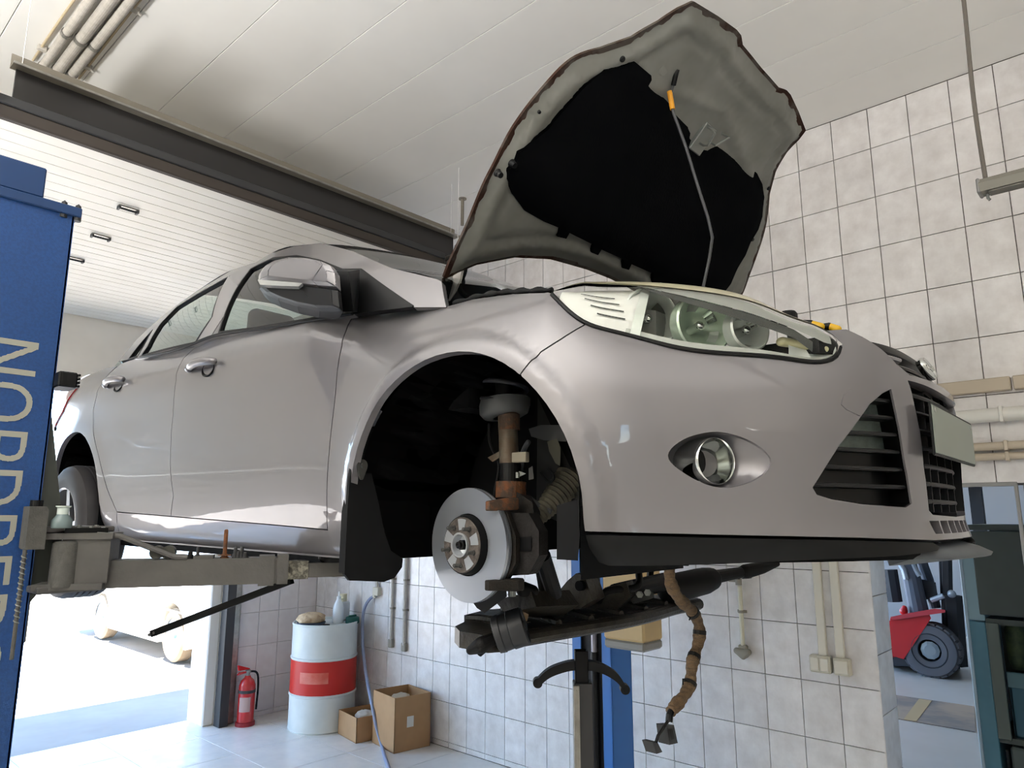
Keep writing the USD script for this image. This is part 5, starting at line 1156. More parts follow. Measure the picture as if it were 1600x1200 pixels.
part('lettering', trimesh.Trimesh(w_, txt.faces, process=False), white_m, n1, label='white NORDBERG lettering running down the column')
# carriage, arm and the clutter lying on it
cz = 1.62
car_ = part('carriage', [box((NX1 - .09, NY0 + .02, 1.45), (NX1 + .01, NY1 - .02, 2.05), .004), box((NX1 - .01, NY0 - .10, cz - .03), (NX1 + .16, NY1 - .06, cz - .012), .003), box((NX1 - .02, NY0 - .10, cz + .135), (NX1 + .17, NY1 - .06, cz + .15), .003)], grey_lift, n1, label='grey carriage riding in the column')
part('lock_block', hull(box((.560, NY0 - .11, 1.715), (.600, NY0 - .05, 1.825)), box((.563, NY0 - .11, 1.71), (.606, NY0 - .055, 1.815))), grey_lift2, car_)
part('lock_knob', cyl((.585, NY0 - .07, 1.825), (.585, NY0 - .07, 1.842), .016, 20), black_m, car_)
part('lock_spring', tube(np.array([(.563 + .006 * math.cos(t), NY0 - .10 + .006 * math.sin(t), 1.70 - t * .0022) for t in np.linspace(0, 26 * math.pi, 330)]), .0016, 5), MATS['zinc'], car_)
part('lock_rod', cyl((.563, NY0 - .10, 1.43), (.563, NY0 - .10, 1.71), .005, 10), grey_lift2, car_)
part('pivot_pin', lathe([(-.005, 0), (-.005, .034), (.0, .036), (.115, .036), (.12, .03), (.12, 0)], (.665, NY0 - .09, cz - .01), (0, 0, 1), 28), grey_lift2, car_, smooth=35)
part('door_guard', [box((NX1 - .005, NY0 - .05, 2.17), (NX1 + .045, NY0 + .05, 2.215), .004)] + [box((NX1 + .045, NY0 - .05, 2.172 + .011 * k), (NX1 + .052, NY0 + .05, 2.179 + .011 * k), .001) for k in range(4)], black_m, n1, label='black ribbed rubber door guard')
part('guard_plate', hull(np.array([(NX1 - .002, NY0 + .01, 2.12), (NX1 - .002, NY0 + .01, 1.55), (NX1 + .06, NY0 + .01, 1.80), (NX1 + .075, NY0 + .01, 1.66)]), np.array([(NX1 - .002, NY0 + .02, 2.12), (NX1 - .002, NY0 + .02, 1.55), (NX1 + .06, NY0 + .02, 1.80), (NX1 + .075, NY0 + .02, 1.66)])), mat('dark_olive_metal', '3c403b', 0.6), car_)
A0, A1 = np.array([.70, 2.335, 0]), np.array([1.30, 2.005, 0]); ad = (A1 - A0) / np.linalg.norm(A1 - A0); an = np.array([ad[1], -ad[0], 0])   # an points towards the camera
def arm_box(t0, t1, w, z0, z1, ch=.004):
    o = [A0 + ad * t + an * s * w for t in (t0, t1) for s in (-1, 1)]
    P = np.array([[*p[:2], z] for p in o for z in (z0, z1)]); m = trimesh.convex.convex_hull(P); return m
arm = part('arm', arm_box(.06, .575, .045, 1.598, 1.674), grey_lift, n1, label='grey telescopic lift arm')
part('arm_root', [arm_box(-.02, .10, .070, 1.615, 1.735)], grey_lift, arm)
part('root_top_plate', arm_box(-.09, .105, .078, 1.735, 1.752), grey_lift, arm)
part('root_foot_plate', arm_box(-.08, .09, .078, 1.598, 1.615), grey_lift, arm)
part('collar', arm_box(.50, .545, .050, 1.592, 1.680), grey_lift, arm)
part('collar', arm_box(.553, .585, .050, 1.596, 1.682), grey_lift, arm)
part('inner_arm', arm_box(.585, .645, .036, 1.608, 1.662), mat('greasy_metal', '4f4d45', 0.5, metal=.4, color2='8a877b', nscale=60, lo=.45, hi=.6, bump=.6, bscale=200), arm, label='greasy inner section of the arm')
part('inner_arm_tip', arm_box(.645, .76, .032, 1.612, 1.655), grey_lift, arm)
pz = A0 + ad * .73
part('pad_cup', lathe([(0, .045), (.012, .055), (.02, .055), (.02, .02), (.0, .02)], (pz[0], pz[1], 1.655), (0, 0, 1), 28), dark_steel, arm)
part('pad', lathe([(.02, 0), (.02, .05), (.036, .054), (.04, .05), (.04, 0)], (pz[0], pz[1], 1.655), (0, 0, 1), 28), rubber_m, arm)
def on_arm(t, s=0.0, z=1.674): p = A0 + ad * t + an * s; return np.array([p[0], p[1], z])
part('gusset_bar', tube(np.array([on_arm(.06, .05, 1.747), on_arm(.12, .05, 1.742), on_arm(.26, .045, 1.683), on_arm(.30, .045, 1.680)]), .008, 8), grey_lift, arm)
for t, lab in ((.215, 'left'), (.245, 'right')):
    c = on_arm(t, .035, 1.694); part('spacer', cyl(c, c - an * .05, .019, 24), mat('spacer_dark', '3a3a33', 0.6) if 'spacer_dark' not in MATS else MATS['spacer_dark'], arm)
part('bracket_plate', arm_box(.315, .37, .04, 1.674, 1.683), grey_lift, arm)
def bolt(t, h, r, m_, s=.02, washer=True):
    c = on_arm(t, s); m = lathe([(0, r * 2.0), (.004, r * 2.0), (.004, r * 1.5), (.012, r * 1.5), (.012, r), (h - .003, r), (h, r * .6), (h, 0)], c, (0, 0, 1), 12); return part('adaptor_bolt', m, m_, arm)
bolt(.305, .022, .006, black_m); bolt(.325, .035, .0042, darkgrey_m)
bolt(.40, .085, .006, rusty_m); 
c = on_arm(.40, .02, 1.682); part('bolt_washer', lathe([(0, .006), (0, .019), (.002, .019), (.002, .006)], c, (0, 0, 1), 20), rusty_m, arm)
for t, h, r in ((.43, .034, .0055), (.438, .02, .0055), (.448, .034, .0055), (.458, .018, .006)): bolt(t, h, r, darkgrey_m)
# bottle and a row of nuts standing on the arm root
tb = on_arm(.02, .03, 1.752)
tray = thing('nut_tray', 'black tray of small bright nuts on the lift arm root', 'tray', tb)
part('tray', [box(tb + [-.055, -.03, 0], tb + [.055, .03, .006], .002), box(tb + [-.055, -.032, 0], tb + [.055, -.028, .014]), box(tb + [-.055, .028, 0], tb + [.055, .032, .014])], black_m, tray)
for k in range(7):
    c = tb + np.array([-.046 + .0155 * k, -.012 + .006 * (k % 2), .006]); part('nut', lathe([(0, .004), (0, .0062), (.010 + .003 * (k % 3), .0062), (.010 + .003 * (k % 3), .004)], c, (0, 0, 1), 6), MATS['zinc'] if k % 3 else bare_m, tray)
bt = on_arm(-.025, .075, 1.766)
bo = thing('bottle', 'small grey-green bottle with a clear neck standing on the lift arm root', 'bottle', bt)
part('body', lathe([(0, 0), (0, .024), (.003, .026), (.022, .026), (.036, .015), (.038, .0145), (.038, 0)], bt, (0, 0, 1), 28), mat('bottle_grey', '6f7f80', 0.25), bo, smooth=40)
part('neck', lathe([(.036, .0145), (.055, .0150), (.058, .019), (.061, .019), (.061, .014), (.04, .012)], bt, (0, 0, 1), 28), mat('clear_neck', 'c9d4ce', 0.15), bo, smooth=40)
part('liquid', cyl(bt + [0, 0, .037], bt + [0, 0, .056], .0125, 20), mat('pale_liquid', 'e4ead6', 0.2), bo)
lv = thing('pry_bar', 'long black steel bar wedged under the end of the lift arm', 'bar', (1.15, 2.5, 1.5))
B1 = on_arm(.60, .0, 1.602); B0 = EYE + ray_w(238, 990) * 1.02 * ((B1 - EYE) @ c_fw)
bd_ = (B0 - B1) / np.linalg.norm(B0 - B1)
u_ = np.cross(bd_, [0, 0, 1]); u_ /= np.linalg.norm(u_); v_ = np.cross(u_, bd_)
prof_b = sg.Polygon([(-.010, -.010), (.010, -.010), (.010, -.003), (.007, 0), (.010, .003), (.010, .010), (-.010, .010)])
L_ = np.linalg.norm(B0 - B1)
part('bar', prism(prof_b, L_, B1, v_, u_) if np.dot(np.cross(v_, u_), bd_) > 0 else prism(prof_b, L_, B1, u_, v_), dark_steel, lv)
part('tip', hull(ball(B0 - bd_ * .012, .011), ball(B0 + bd_ * .012, .004)), grey_lift2, lv)

# far column
FX0, FX1, FY0, FY1 = 3.40, 3.60, 2.37, 2.635
n2 = thing('lift_post', 'blue lift column standing behind the car by the tiled wall', 'lift', (3.5, 2.5, 0))
column(n2, FX0, FX1, FY0, FY1, 2.735, -1, blue2_m)
part('carriage', [box((FX0 + .01, FY0 + .02, 1.5), (FX0 + .08, FY1 - .02, 2.1), .004)], black_m, n2)
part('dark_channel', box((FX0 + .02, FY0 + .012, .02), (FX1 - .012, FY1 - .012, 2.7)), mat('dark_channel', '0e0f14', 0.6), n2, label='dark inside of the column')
part('hydraulic_ram', cyl((FX0 + .005, 2.485, .4), (FX0 + .005, 2.485, 1.9), .017, 16), mat('ram_grey', '8d8a93', 0.3, metal=.6), n2)
part('ram_sleeve', cyl((FX0 + .005, 2.485, .02), (FX0 + .005, 2.485, 1.05), .022, 16), black_m, n2)
farm = part('arm', hull(box((FX0 - .05, 2.40, 1.60), (FX0 + .02, 2.52, 1.68)), box((2.86, 1.95, 1.60), (2.93, 2.05, 1.68))), grey_lift, n2)
part('pad', cyl((2.85, 2.0, 1.68), (2.85, 2.0, 1.70), .05, 20), rubber_m, farm)
# hydraulic unit on the far column
tz0, tz1 = 1.10, 1.52
tc = at_w(1007, 1018, 1, 2.10); tx0, ty0 = tc[0], 2.10
hy = thing('hydraulic_unit', 'cream oil tank with a red cap and pump hung on the far blue column', 'pump', (tx0, ty0, tz0))
beige_tank = mat('cream_tank', 'c9ae7c', 0.45, color2='bfa478', nscale=4)
part('tank', box((tx0, ty0, tz0 + .045), (tx0 + .19, FY0 - .012, tz1), .012), beige_tank, hy, smooth=20)
part('tank_base', box((tx0 + .001, ty0 + .001, tz0), (tx0 + .189, FY0 - .013, tz0 + .05), .012), mat('tank_oil', '8c8a84', 0.4), hy, smooth=20, label='greyish oil level at the bottom of the tank')
part('cap', lathe([(0, 0), (0, .026), (.03, .026), (.034, .02), (.034, 0)][::1], (tx0 + .05, ty0 + .06, tz1), (0, 0, 1), 20), mat('red_cap', 'a8281f', 0.4), hy, label='red filler cap')
mtr = part('motor', lathe([(-.11, 0), (-.11, .06), (-.10, .07), (.08, .07), (.10, .055), (.10, 0)], (tx0 + .06, FY0 - .1, tz1 + .09), (0, 1, 0), 28), mat('motor_grey', '6c6d62', 0.5), hy, smooth=40)
for k in range(6): part('cooling_rib', lathe([(-.07 + k * .025, .069), (-.07 + k * .025, .076), (-.062 + k * .025, .076), (-.062 + k * .025, .069)], (tx0 + .06, FY0 - .1, tz1 + .09), (0, 1, 0), 28), MATS['motor_grey'], mtr)
part('pipe', tube(np.array([(tx0 + .02, ty0 + .10, tz1), (tx0 + .02, ty0 + .10, tz1 + .05), (tx0 - .0, ty0 + .16, tz1 + .075), (tx0 + .01, FY0 - .05, tz1 + .05), (tx0 + .06, FY0 - .004, tz1 + .03)]), .009, 10, sub=30), MATS['zinc'], hy, smooth=True)
part('wall_bracket', box((tx0 + .02, FY0 - .014, tz0 + .15), (tx0 + .15, FY0 - .001, tz1 + .05), .003), dark_steel, hy)

# transmission jack with a curved saddle
jx, jy = 2.03, 1.537
jk = thing('jack', 'black stand jack with a curved saddle below the subframe', 'jack', (jx, jy, 0))
D0 = (np.array([jx, jy, 1.33]) - EYE) @ c_fw
at_d = lambda px, py, dd=0.0: EYE + ray_w(px, py) * (D0 + dd)
ztop = at_d(908, 1016)[2]
yaw_u = np.array([c_rt[0], c_rt[1], 0]); yaw_v = np.array([-c_rt[1], c_rt[0], 0])
def jbox(a, b, c0, c1, z0, z1, ch=.003):
    m = box((a, c0, z0), (b, c1, z1), ch); q = m.vertices; return trimesh.Trimesh(np.array([jx, jy, 0]) + q[:, :1] * yaw_u + q[:, 1:2] * yaw_v + q[:, 2:3] * np.array([0, 0, 1.0]), m.faces, process=False)
part('neck', [jbox(-.022, .022, -.022, -.018, ztop - .10, ztop), jbox(-.022, .022, .018, .022, ztop - .10, ztop), jbox(-.022, -.018, -.022, .022, ztop - .10, ztop), jbox(.018, .022, -.022, .022, ztop - .10, ztop)], dark_steel, jk)
arcp = spline(np.array([at_d(*p) for p in P2('840,1066 855,1052 875,1043 898,1038 910,1038 930,1040 950,1048 966,1060 976,1076')]), 40)
def sad_ring(p): return np.array([p + yaw_v * sg_ * .018 + np.array([0, 0, t_]) for sg_ in (-1, 1) for t_ in (-.016, .014)])
sad_m = [hull(sad_ring(p), sad_ring(r)) for p, r in zip(arcp[:-1], arcp[1:])]
sad_m += [cyl(p - yaw_v * .018, p + yaw_v * .018, .016, 16) for p in (arcp[0], arcp[-1])]
sad = part('saddle', sad_m, black_m, jk, label='curved black saddle')
part('saddle_web', hull(np.array([at_d(*p, -.012) for p in P2('900,1038 918,1036 912,1094 909,1094')]), np.array([at_d(*p, -.008) for p in P2('900,1038 918,1036 912,1094 909,1094')])), MATS['zinc'], jk)
colm = part('outer_column', [jbox(-.028, .034, -.03, .03, .10, ztop - .10)], darkgrey_m, jk)
part('slotted_channel', [jbox(-.032, -.010, -.038, -.032, .15, ztop - .105)] + [jbox(-.030 + .008 * k, -.027 + .008 * k, -.042, -.038, .15, ztop - .12, 0) for k in range(3)], alu_m, colm, label='slotted bright channel of the jack')
part('foot', [jbox(-.30, .30, -.03, .03, .05, .10), jbox(-.03, .03, -.30, .30, .05, .10)], black_m, jk)
for a, b in ((-.28, 0), (.28, 0), (0, -.28), (0, .28)):
    c = np.array([jx, jy, .03]) + yaw_u * a + yaw_v * b; part('castor', [cyl(c - yaw_v * .012, c + yaw_v * .012, .03, 20), cyl(c, c + [0, 0, .03], .008, 8)], rubber_m, jk)
# ------------------------------------------------------------------ things along the tiled walls
def w_(px, py, ax, v): return at_w(px, py, ax, v)
# oil drum and what lies on it
dx, dy, dr, dh = 3.775, 5.70, .285, .875
dm = thing('oil_drum', 'white oil drum with a red band standing in the corner', 'drum', (dx, dy, 0))
white_drum = mat('drum_white', 'd7dcda', 0.4, color2='c9cfcd', nscale=4)
red_drum = mat('drum_red', 'c22218', 0.4)
prof_d = [(0, 0), (0, dr - .01), (.012, dr), (.02, dr - .004), (.28, dr - .004), (.285, dr + .004), (.295, dr + .004), (.30, dr - .004), (.58, dr - .004), (.585, dr + .004), (.595, dr + .004), (.60, dr - .004), (dh - .02, dr - .004), (dh - .012, dr), (dh, dr), (dh, dr - .012), (dh - .02, dr - .016), (dh - .02, 0)]
body = part('drum_body', lathe(prof_d, (dx, dy, 0), (0, 0, 1), 56), white_drum, dm, smooth=30)
part('red_band', lathe([(.305, dr - .006), (.305, dr - .0025), (.575, dr - .0025), (.575, dr - .006)], (dx, dy, 0), (0, 0, 1), 56), red_drum, dm, smooth=30, label='wide red band around the drum')
va = math.atan2(-dy, -dx)
part('band_smear', lathe([(.40, dr - .0024), (.40, dr - .0015), (.49, dr - .0015), (.49, dr - .0024)], (dx, dy, 0), (0, 0, 1), 24, x=(1, 0, 0), arc=(va - .75, va + .15)), mat('faded_print', 'd98a7c', 0.6, color2='cf5a48', nscale=4), dm, label='faded pale patch on the red band')
part('bung', cyl((dx - .1, dy - .16, dh - .022), (dx - .1, dy - .16, dh - .004), .03, 20), dark_steel, dm)
# paper sack, bottles, box and funnel on the drum lid
zt = dh - .02
def on_drum(px, py, z=zt): return at_w(px, py, 2, z)
sk_c = np.array([dx - .15, dy + .0, zt]); sack = thing('paper_sack', 'crumpled beige paper sack on a dark tray on top of the drum', 'sack', sk_c)
part('tray', lathe([(0, 0), (0, .115), (.028, .125), (.030, .118), (.006, .11), (.006, 0)], sk_c, (0, 0, 1), 32), mat('slate_plastic', '3c4657', 0.5), sack)
sm = trimesh.creation.icosphere(4, 1.0); v = sm.vertices * np.array([.125, .11, .055]); v = v * (1 + .35 * (meshkit.fbm(v * 26 + 5) - .5)[:, None]); v[:, 2] = np.maximum(v[:, 2], -.03)
part('sack', trimesh.Trimesh(v + sk_c + [0, 0, .055], sm.faces), mat('kraft_beige', 'cdb594', 0.8, color2='8a6a4c', nscale=9, lo=.45, hi=.7), sack, smooth=True)
b1 = np.array([dx + .085, dy - .06, zt]); bo1 = thing('spray_bottle', 'white plastic bottle with a tapered neck on top of the drum', 'bottle', b1)
part('body', lathe([(0, 0), (0, .045), (.005, .048), (.13, .048), (.16, .040), (.20, .020), (.205, .018), (.205, 0)], b1, (0, 0, 1), 28), mat('white_pe', 'dfe6ea', 0.4), bo1, smooth=40)
part('nozzle', lathe([(.205, .018), (.23, .018), (.232, .008), (.27, .006), (.272, 0)], b1, (0, 0, 1), 20), MATS['white_pe'], bo1)
b2 = np.array([dx + .20, dy + .04, zt]); bo2 = thing('canister', 'pale canister with a cream cap standing behind the green lid on the drum', 'canister', b2)
part('body', box(b2 + [-.05, -.05, 0], b2 + [.05, .05, .17], .012), mat('pale_canister', 'ccd0d2', 0.5), bo2)
part('cap', cyl(b2 + [0, 0, .17], b2 + [0, 0, .235], .036, 24), mat('cream_cap', 'd5cfae', 0.5), bo2, label='cream cap')
part('cap_knob', cyl(b2 + [-.03, -.03, .195], b2 + [-.037, -.037, .205], .012, 12), MATS['cream_cap'], bo2)
b3 = np.array([dx + .17, dy - .16, zt]); bo3 = thing('green_jar', 'dark green round jar with a grip standing at the drum edge', 'jar', b3)
part('body', lathe([(0, 0), (0, .058), (.008, .062), (.05, .058), (.055, .05), (.055, 0)], b3 + [0, 0, .0], (0, 0, 1), 28), mat('dark_green', '155446', 0.5), bo3, smooth=40)
part('grip', box(b3 + [-.04, -.008, .055], b3 + [.04, .008, .07], .004), MATS['dark_green'], bo3)

# cardboard boxes
card = mat('cardboard', 'b08a61', 0.8, color2='a57f58', nscale=5); card_in = mat('cardboard_inside', '9a7650', 0.85)
def carton(th, corner, a, b, h, t=.006, flaps=True):
    """open carton: floor corner, edge vectors a, b in plan, height h"""
    a, b, c = np.asarray(a, float), np.asarray(b, float), np.asarray(corner, float); up = np.array([0, 0, 1.0])
    def slab(o, u, v, w): P = np.array([o + x * u + y * v + z * w for x in (0, 1) for y in (0, 1) for z in (0, 1)]); return trimesh.convex.convex_hull(P)
    na, nb = a / np.linalg.norm(a), b / np.linalg.norm(b)
    part('bottom', slab(c, a, b, up * t), card, th)
    part('wall', slab(c, a, nb * t, up * h), card, th); part('wall', slab(c + b - nb * t, a, nb * t, up * h), card, th)
    part('wall', slab(c, na * t, b, up * h), card, th); part('wall', slab(c + a - na * t, na * t, b, up * h), card, th)
    return na, nb
c0 = w_(615, 1178, 2, 0); cl, cr = w_(580, 1155, 2, 0), w_(672, 1165, 2, 0)
ea = (cr - c0); eb = np.array([ea[1], -ea[0], 0]); eb = eb / np.linalg.norm(eb) * .36; eb = eb if eb @ (cl - c0) > 0 else -eb
bx1 = thing('cardboard_box', 'tall open cardboard box standing against the tiled wall', 'box', c0)
na, nb = carton(bx1, c0, ea / np.linalg.norm(ea) * .325, eb, .40)
part('label_patch', trimesh.convex.convex_hull(np.array([c0 + na * x - nb * y + [0, 0, z] for x in (.11, .17) for z in (.17, .25) for y in (.0005, .0015)])), mat('paper_white', 'd9d6cc', 0.7), bx1, label='small white label')
wad = lambda c, r, s: trimesh.Trimesh((lambda v: v * np.array([1, 1, .6]) * r * (1 + .6 * (meshkit.fbm(v * 3 + s) - .5)[:, None]) + c)(trimesh.creation.icosphere(3, 1.0).vertices), trimesh.creation.icosphere(3, 1.0).faces)
p1 = part('packing_paper', wad(c0 + na * .15 + nb * .18 + [0, 0, .30], .13, 3), mat('packing', 'b7a58b', 0.85), None, smooth=True, label='crumpled packing paper in the tall cardboard box', cat='paper')
c1 = w_(556, 1162, 2, 0)
bx2 = thing('cardboard_box', 'low open cardboard box between the drum and the tall box', 'box', c1)
na2, nb2 = carton(bx2, c1, ea / np.linalg.norm(ea) * .30, eb / np.linalg.norm(eb) * .34, .19)
p2 = part('cloth_wad', wad(c1 + na2 * .15 + nb2 * .15 + [0, 0, .15], .085, 9), mat('pale_rag', 'c9c2b6', 0.9), None, smooth=True, label='pale rag in the low cardboard box', cat='rag')

# fire extinguisher
ex = w_(380, 1135, 2, 0) + np.array([.03, .03, 0])
fe = thing('fire_extinguisher', 'red fire extinguisher standing beside the gate opening', 'fire extinguisher', ex)
red_m = mat('extinguisher_red', 'b5161a', 0.3, coat=.6)
part('cylinder', lathe([(0, 0), (0, .066), (.01, .07), (.33, .07), (.37, .055), (.395, .028), (.41, .022), (.41, 0)], ex, (0, 0, 1), 36), red_m, fe, smooth=40)
part('foot_ring', lathe([(0, .066), (0, .082), (.03, .082), (.035, .07)], ex, (0, 0, 1), 32), mat('dark_red_plastic', '8e1a22', 0.5), fe)
part('strap', lathe([(.27, .0705), (.27, .074), (.295, .074), (.295, .0705)], ex, (0, 0, 1), 32), darkgrey_m, fe)
part('label', lathe([(.12, .0703), (.12, .0712), (.24, .0712), (.24, .0703)], ex, (0, 0, 1), 16, x=(1, 0, 0), arc=(math.pi * 1.05, math.pi * 1.5)), mat('ext_label', 'b49a96', 0.6), fe, label='pale instruction label')
vv = part('valve', lathe([(.41, .018), (.43, .018), (.435, .024), (.455, .024), (.46, .012), (.46, 0)], ex, (0, 0, 1), 20), MATS['zinc'], fe)
part('lever', [hull(box(ex + [-.09, -.01, .462], ex + [.01, .01, .470]), box(ex + [-.10, -.008, .50], ex + [-.09, .008, .506])), hull(box(ex + [-.08, -.01, .44], ex + [.01, .01, .448]), box(ex + [-.10, -.008, .425], ex + [-.09, .008, .431]))], red_m, vv)
part('hose', tube(np.array([ex + [.02, 0, .44], ex + [.07, -.01, .43], ex + [.09, -.02, .36], ex + [.085, -.03, .22], ex + [.08, -.03, .12]]), .009, 8, sub=24), black_m, fe)

# conduits, sockets, hose and trunking on the right wall
def conduit(y, z0, z1, r, lab, fit=True, m_=pipe_m, clips=()):
    th = thing('conduit', lab, 'pipe', (XA, y, z0)); x = XA - r - .006
    part('tube', cyl((x, y, z0), (x, y, z1), r, 16), m_, th)
    if fit: part('end_fitting', [box((XA - .035, y - r - .012, z0 - .05), (XA - .0, y + r + .012, z0 + .02), .006)], mat('fitting', '8e887a', 0.6) if 'fitting' not in MATS else MATS['fitting'], th)
    for z in clips: part('clip', [lathe([(-.008, r + .001), (-.008, r + .004), (.008, r + .004), (.008, r + .001)], (x, y, z), (0, 0, 1), 14), box((XA - .006, y - r - .015, z - .008), (XA, y + r + .015, z + .008))], MATS['fitting'] if 'fitting' in MATS else m_, th)
    return th
conduit(5.165, .72, 2.6, .014, 'left of two steel conduits low on the tiled wall behind the drum', clips=(1.0, 1.25))
conduit(4.985, .71, 2.6, .016, 'right of two steel conduits low on the tiled wall behind the drum', clips=(1.0, 1.25))
so = thing('socket', 'small beige wall socket with a conduit above the blue-grey hose', 'socket', (XA, 5.385, 1.15))
part('box', box((XA - .045, 5.345, 1.09), (XA, 5.425, 1.165), .006), mat('socket_beige', 'c8c2b0', 0.5), so)
part('tube', cyl((XA - .02, 5.385, 1.16), (XA - .02, 5.385, 2.6), .012, 12), pipe_m, so)
cd = conduit(1.925, 1.045, 1.395, .013, 'short pale conduit on the tiled wall right of the harness', clips=(1.25,), m_=mat('pale_pipe', 'd2cdb6', 0.4))
part('tap', [cyl((XA - .03, 1.925, 1.40), (XA - .03, 1.925, 1.47), .018, 14), cyl((XA - .03, 1.925, 1.425), (XA - .03, 1.985, 1.425), .010, 10), cyl((XA - .06, 1.925, 1.455), (XA, 1.925, 1.455), .012, 10)], MATS['fitting'], cd)
part('wing_fitting', hull(ball((XA - .03, 1.89, 1.03), .018), ball((XA - .03, 1.96, 1.03), .018), ball((XA - .025, 1.925, 1.0), .016)), MATS['fitting'], cd)
hose_pts = [(XA - .03, 5.385, 1.09), (XA - .03, 5.44, 1.075), (XA - .05, 5.50, 1.01), (XA - .09, 5.49, .85), *[w_(567, 1010, 0, 3.99)], w_(574, 1065, 0, 3.90), w_(583, 1110, 0, 3.78), w_(590, 1143, 2, .10), w_(595, 1160, 2, .03), w_(600, 1178, 2, .015), w_(604, 1190, 2, .0145), w_(609, 1205, 2, .0145), w_(618, 1240, 2, .0145)]
hz = thing('hose', 'blue-grey hose running from the wall socket down to the floor', 'hose', hose_pts[0])
part('hose', tube(np.array(hose_pts), .0135, 12, sub=90), mat('hose_blue_grey', '8a93ad', 0.5), hz, smooth=True)
part('plug', cyl(np.array(hose_pts[0]) + [0, 0, -.0], np.array(hose_pts[0]) + [0, .03, -.006], .02, 14), MATS['socket_beige'], hz)
for y, lab in ((1.475, 'left cable trunking with a switch below it'), (1.385, 'right cable trunking with a switch below it')):
    th = thing('trunking', lab + ' beside the doorway', 'trunking', (XA, y, 1.05))
    part('channel', box((XA - .025, y - .022, 1.06), (XA, y + .022, 2.7), .003), pvc_m, th)
for y, w, lab in ((1.487, .055, 'double beige switch at the foot of the left trunking'), (1.376, .042, 'single beige switch at the foot of the right trunking')):
    th = thing('switch', lab, 'switch', (XA, y, 1.02))
    part('backbox', box((XA - .045, y - w, .975), (XA, y + w, 1.062), .006), MATS['socket_beige'], th)
    if w > .05:
        part('rocker', box((XA - .052, y - w + .008, .985), (XA - .044, y - .004, 1.052), .003), pvc_m, th); part('rocker', box((XA - .050, y + .004, .985), (XA - .044, y + w - .008, 1.052), .003), pvc_m, th)
    else: part('rocker', box((XA - .052, y - w + .008, .985), (XA - .044, y + w - .008, 1.052), .003), pvc_m, th)
# trunking and pipes running along the wall above the doorway
tk = thing('cable_duct', 'wide beige cable duct along the wall above the doorway', 'trunking', (XA, .6, 2.42))
for a, b in ((-1.4, .482), (.492, 2.4)): part('duct_cover', box((XA - .04, a, 2.392), (XA, b, 2.458), .004), mat('duct_beige', 'b9ac98', 0.5) if 'duct_beige' not in MATS else MATS['duct_beige'], tk)
def wall_pipe(z, r, lab, m_, y0=-1.4, y1=2.4):
    th = thing('wall_pipe', lab, 'pipe', (XA, .6, z)); part('pipe', cyl((XA - r - .012, y0, z), (XA - r - .012, y1, z), r, 18), m_, th, smooth=50)
    for y in (-.4, .54, 1.5): part('bracket', [box((XA - 2 * r - .014, y - .008, z - r - .004), (XA, y + .008, z + r + .004), .002)], m_, th)
wall_pipe(2.276, .034, 'thick white pipe along the wall above the doorway', mat('white_pipe', 'd9d7cf', 0.35))
wall_pipe(2.128, .020, 'upper of two beige pipes along the wall above the doorway', MATS['duct_beige'])
wall_pipe(2.078, .018, 'lower of two beige pipes along the wall above the doorway', MATS['duct_beige'])
fr = thing('door_frame', 'thin grey metal frame around the doorway in the tiled wall', 'frame', (XA, .85, 1.95))
part('head', box((XA - .006, DY0 + .03, DZ - .012), (XA + .02, DY1, DZ + .008), .002), mat('frame_grey', '8b8a88', 0.5), fr)
part('jamb', box((XA - .006, DY0 + .02, 0), (XA + .02, DY0 + .035, DZ + .008), .002), MATS['frame_grey'], fr)

# hanging lamp batten at the upper right
lx, lz = 2.9, 2.935
lb = thing('hanging_lamp', 'grey lamp batten hanging on a wire at the upper right', 'lamp', (lx, .3, lz))
part('batten', prism([(-.03, 0), (.03, 0), (.036, .03), (.02, .05), (-.02, .05), (-.036, .03)], 1.2, (lx, .365, lz), (1, 0, 0), (0, 0, 1)), mat('batten_grey', '7f7c72', 0.5), lb)
part('diffuser', box((lx - .024, -.80, lz - .006), (lx + .024, .34, lz), .002), mat('lamp_diffuser', '6f6d66', 0.4), lb)
part('end_cap', box((lx - .034, .360, lz - .004), (lx + .034, .372, lz + .052), .004), MATS['frame_grey'], lb)
part('hook', tube(np.array([(lx, .345, lz - .004), (lx, .345, lz - .02), (lx, .34, lz - .028)]), .005, 8), MATS['zinc'], lb)
for y in (.345, -.6): part('wire', tube(np.array([(lx, y, lz + .05), (lx - .006, y + .004, lz + .35), (lx + .004, y - .004, lz + .8), (lx, y, ZC)]), .0075, 8, sub=30), mat('lamp_wire', '6a645c', 0.6) if 'lamp_wire' not in MATS else MATS['lamp_wire'], lb)
part('wire', tube(np.array([(lx, .345, ZC), (lx + .03, .25, ZC - .12), (lx + .05, .12, ZC - .30), (lx + .02, .0, ZC - .40)]), .005, 8, sub=24), MATS['lamp_wire'], lb)

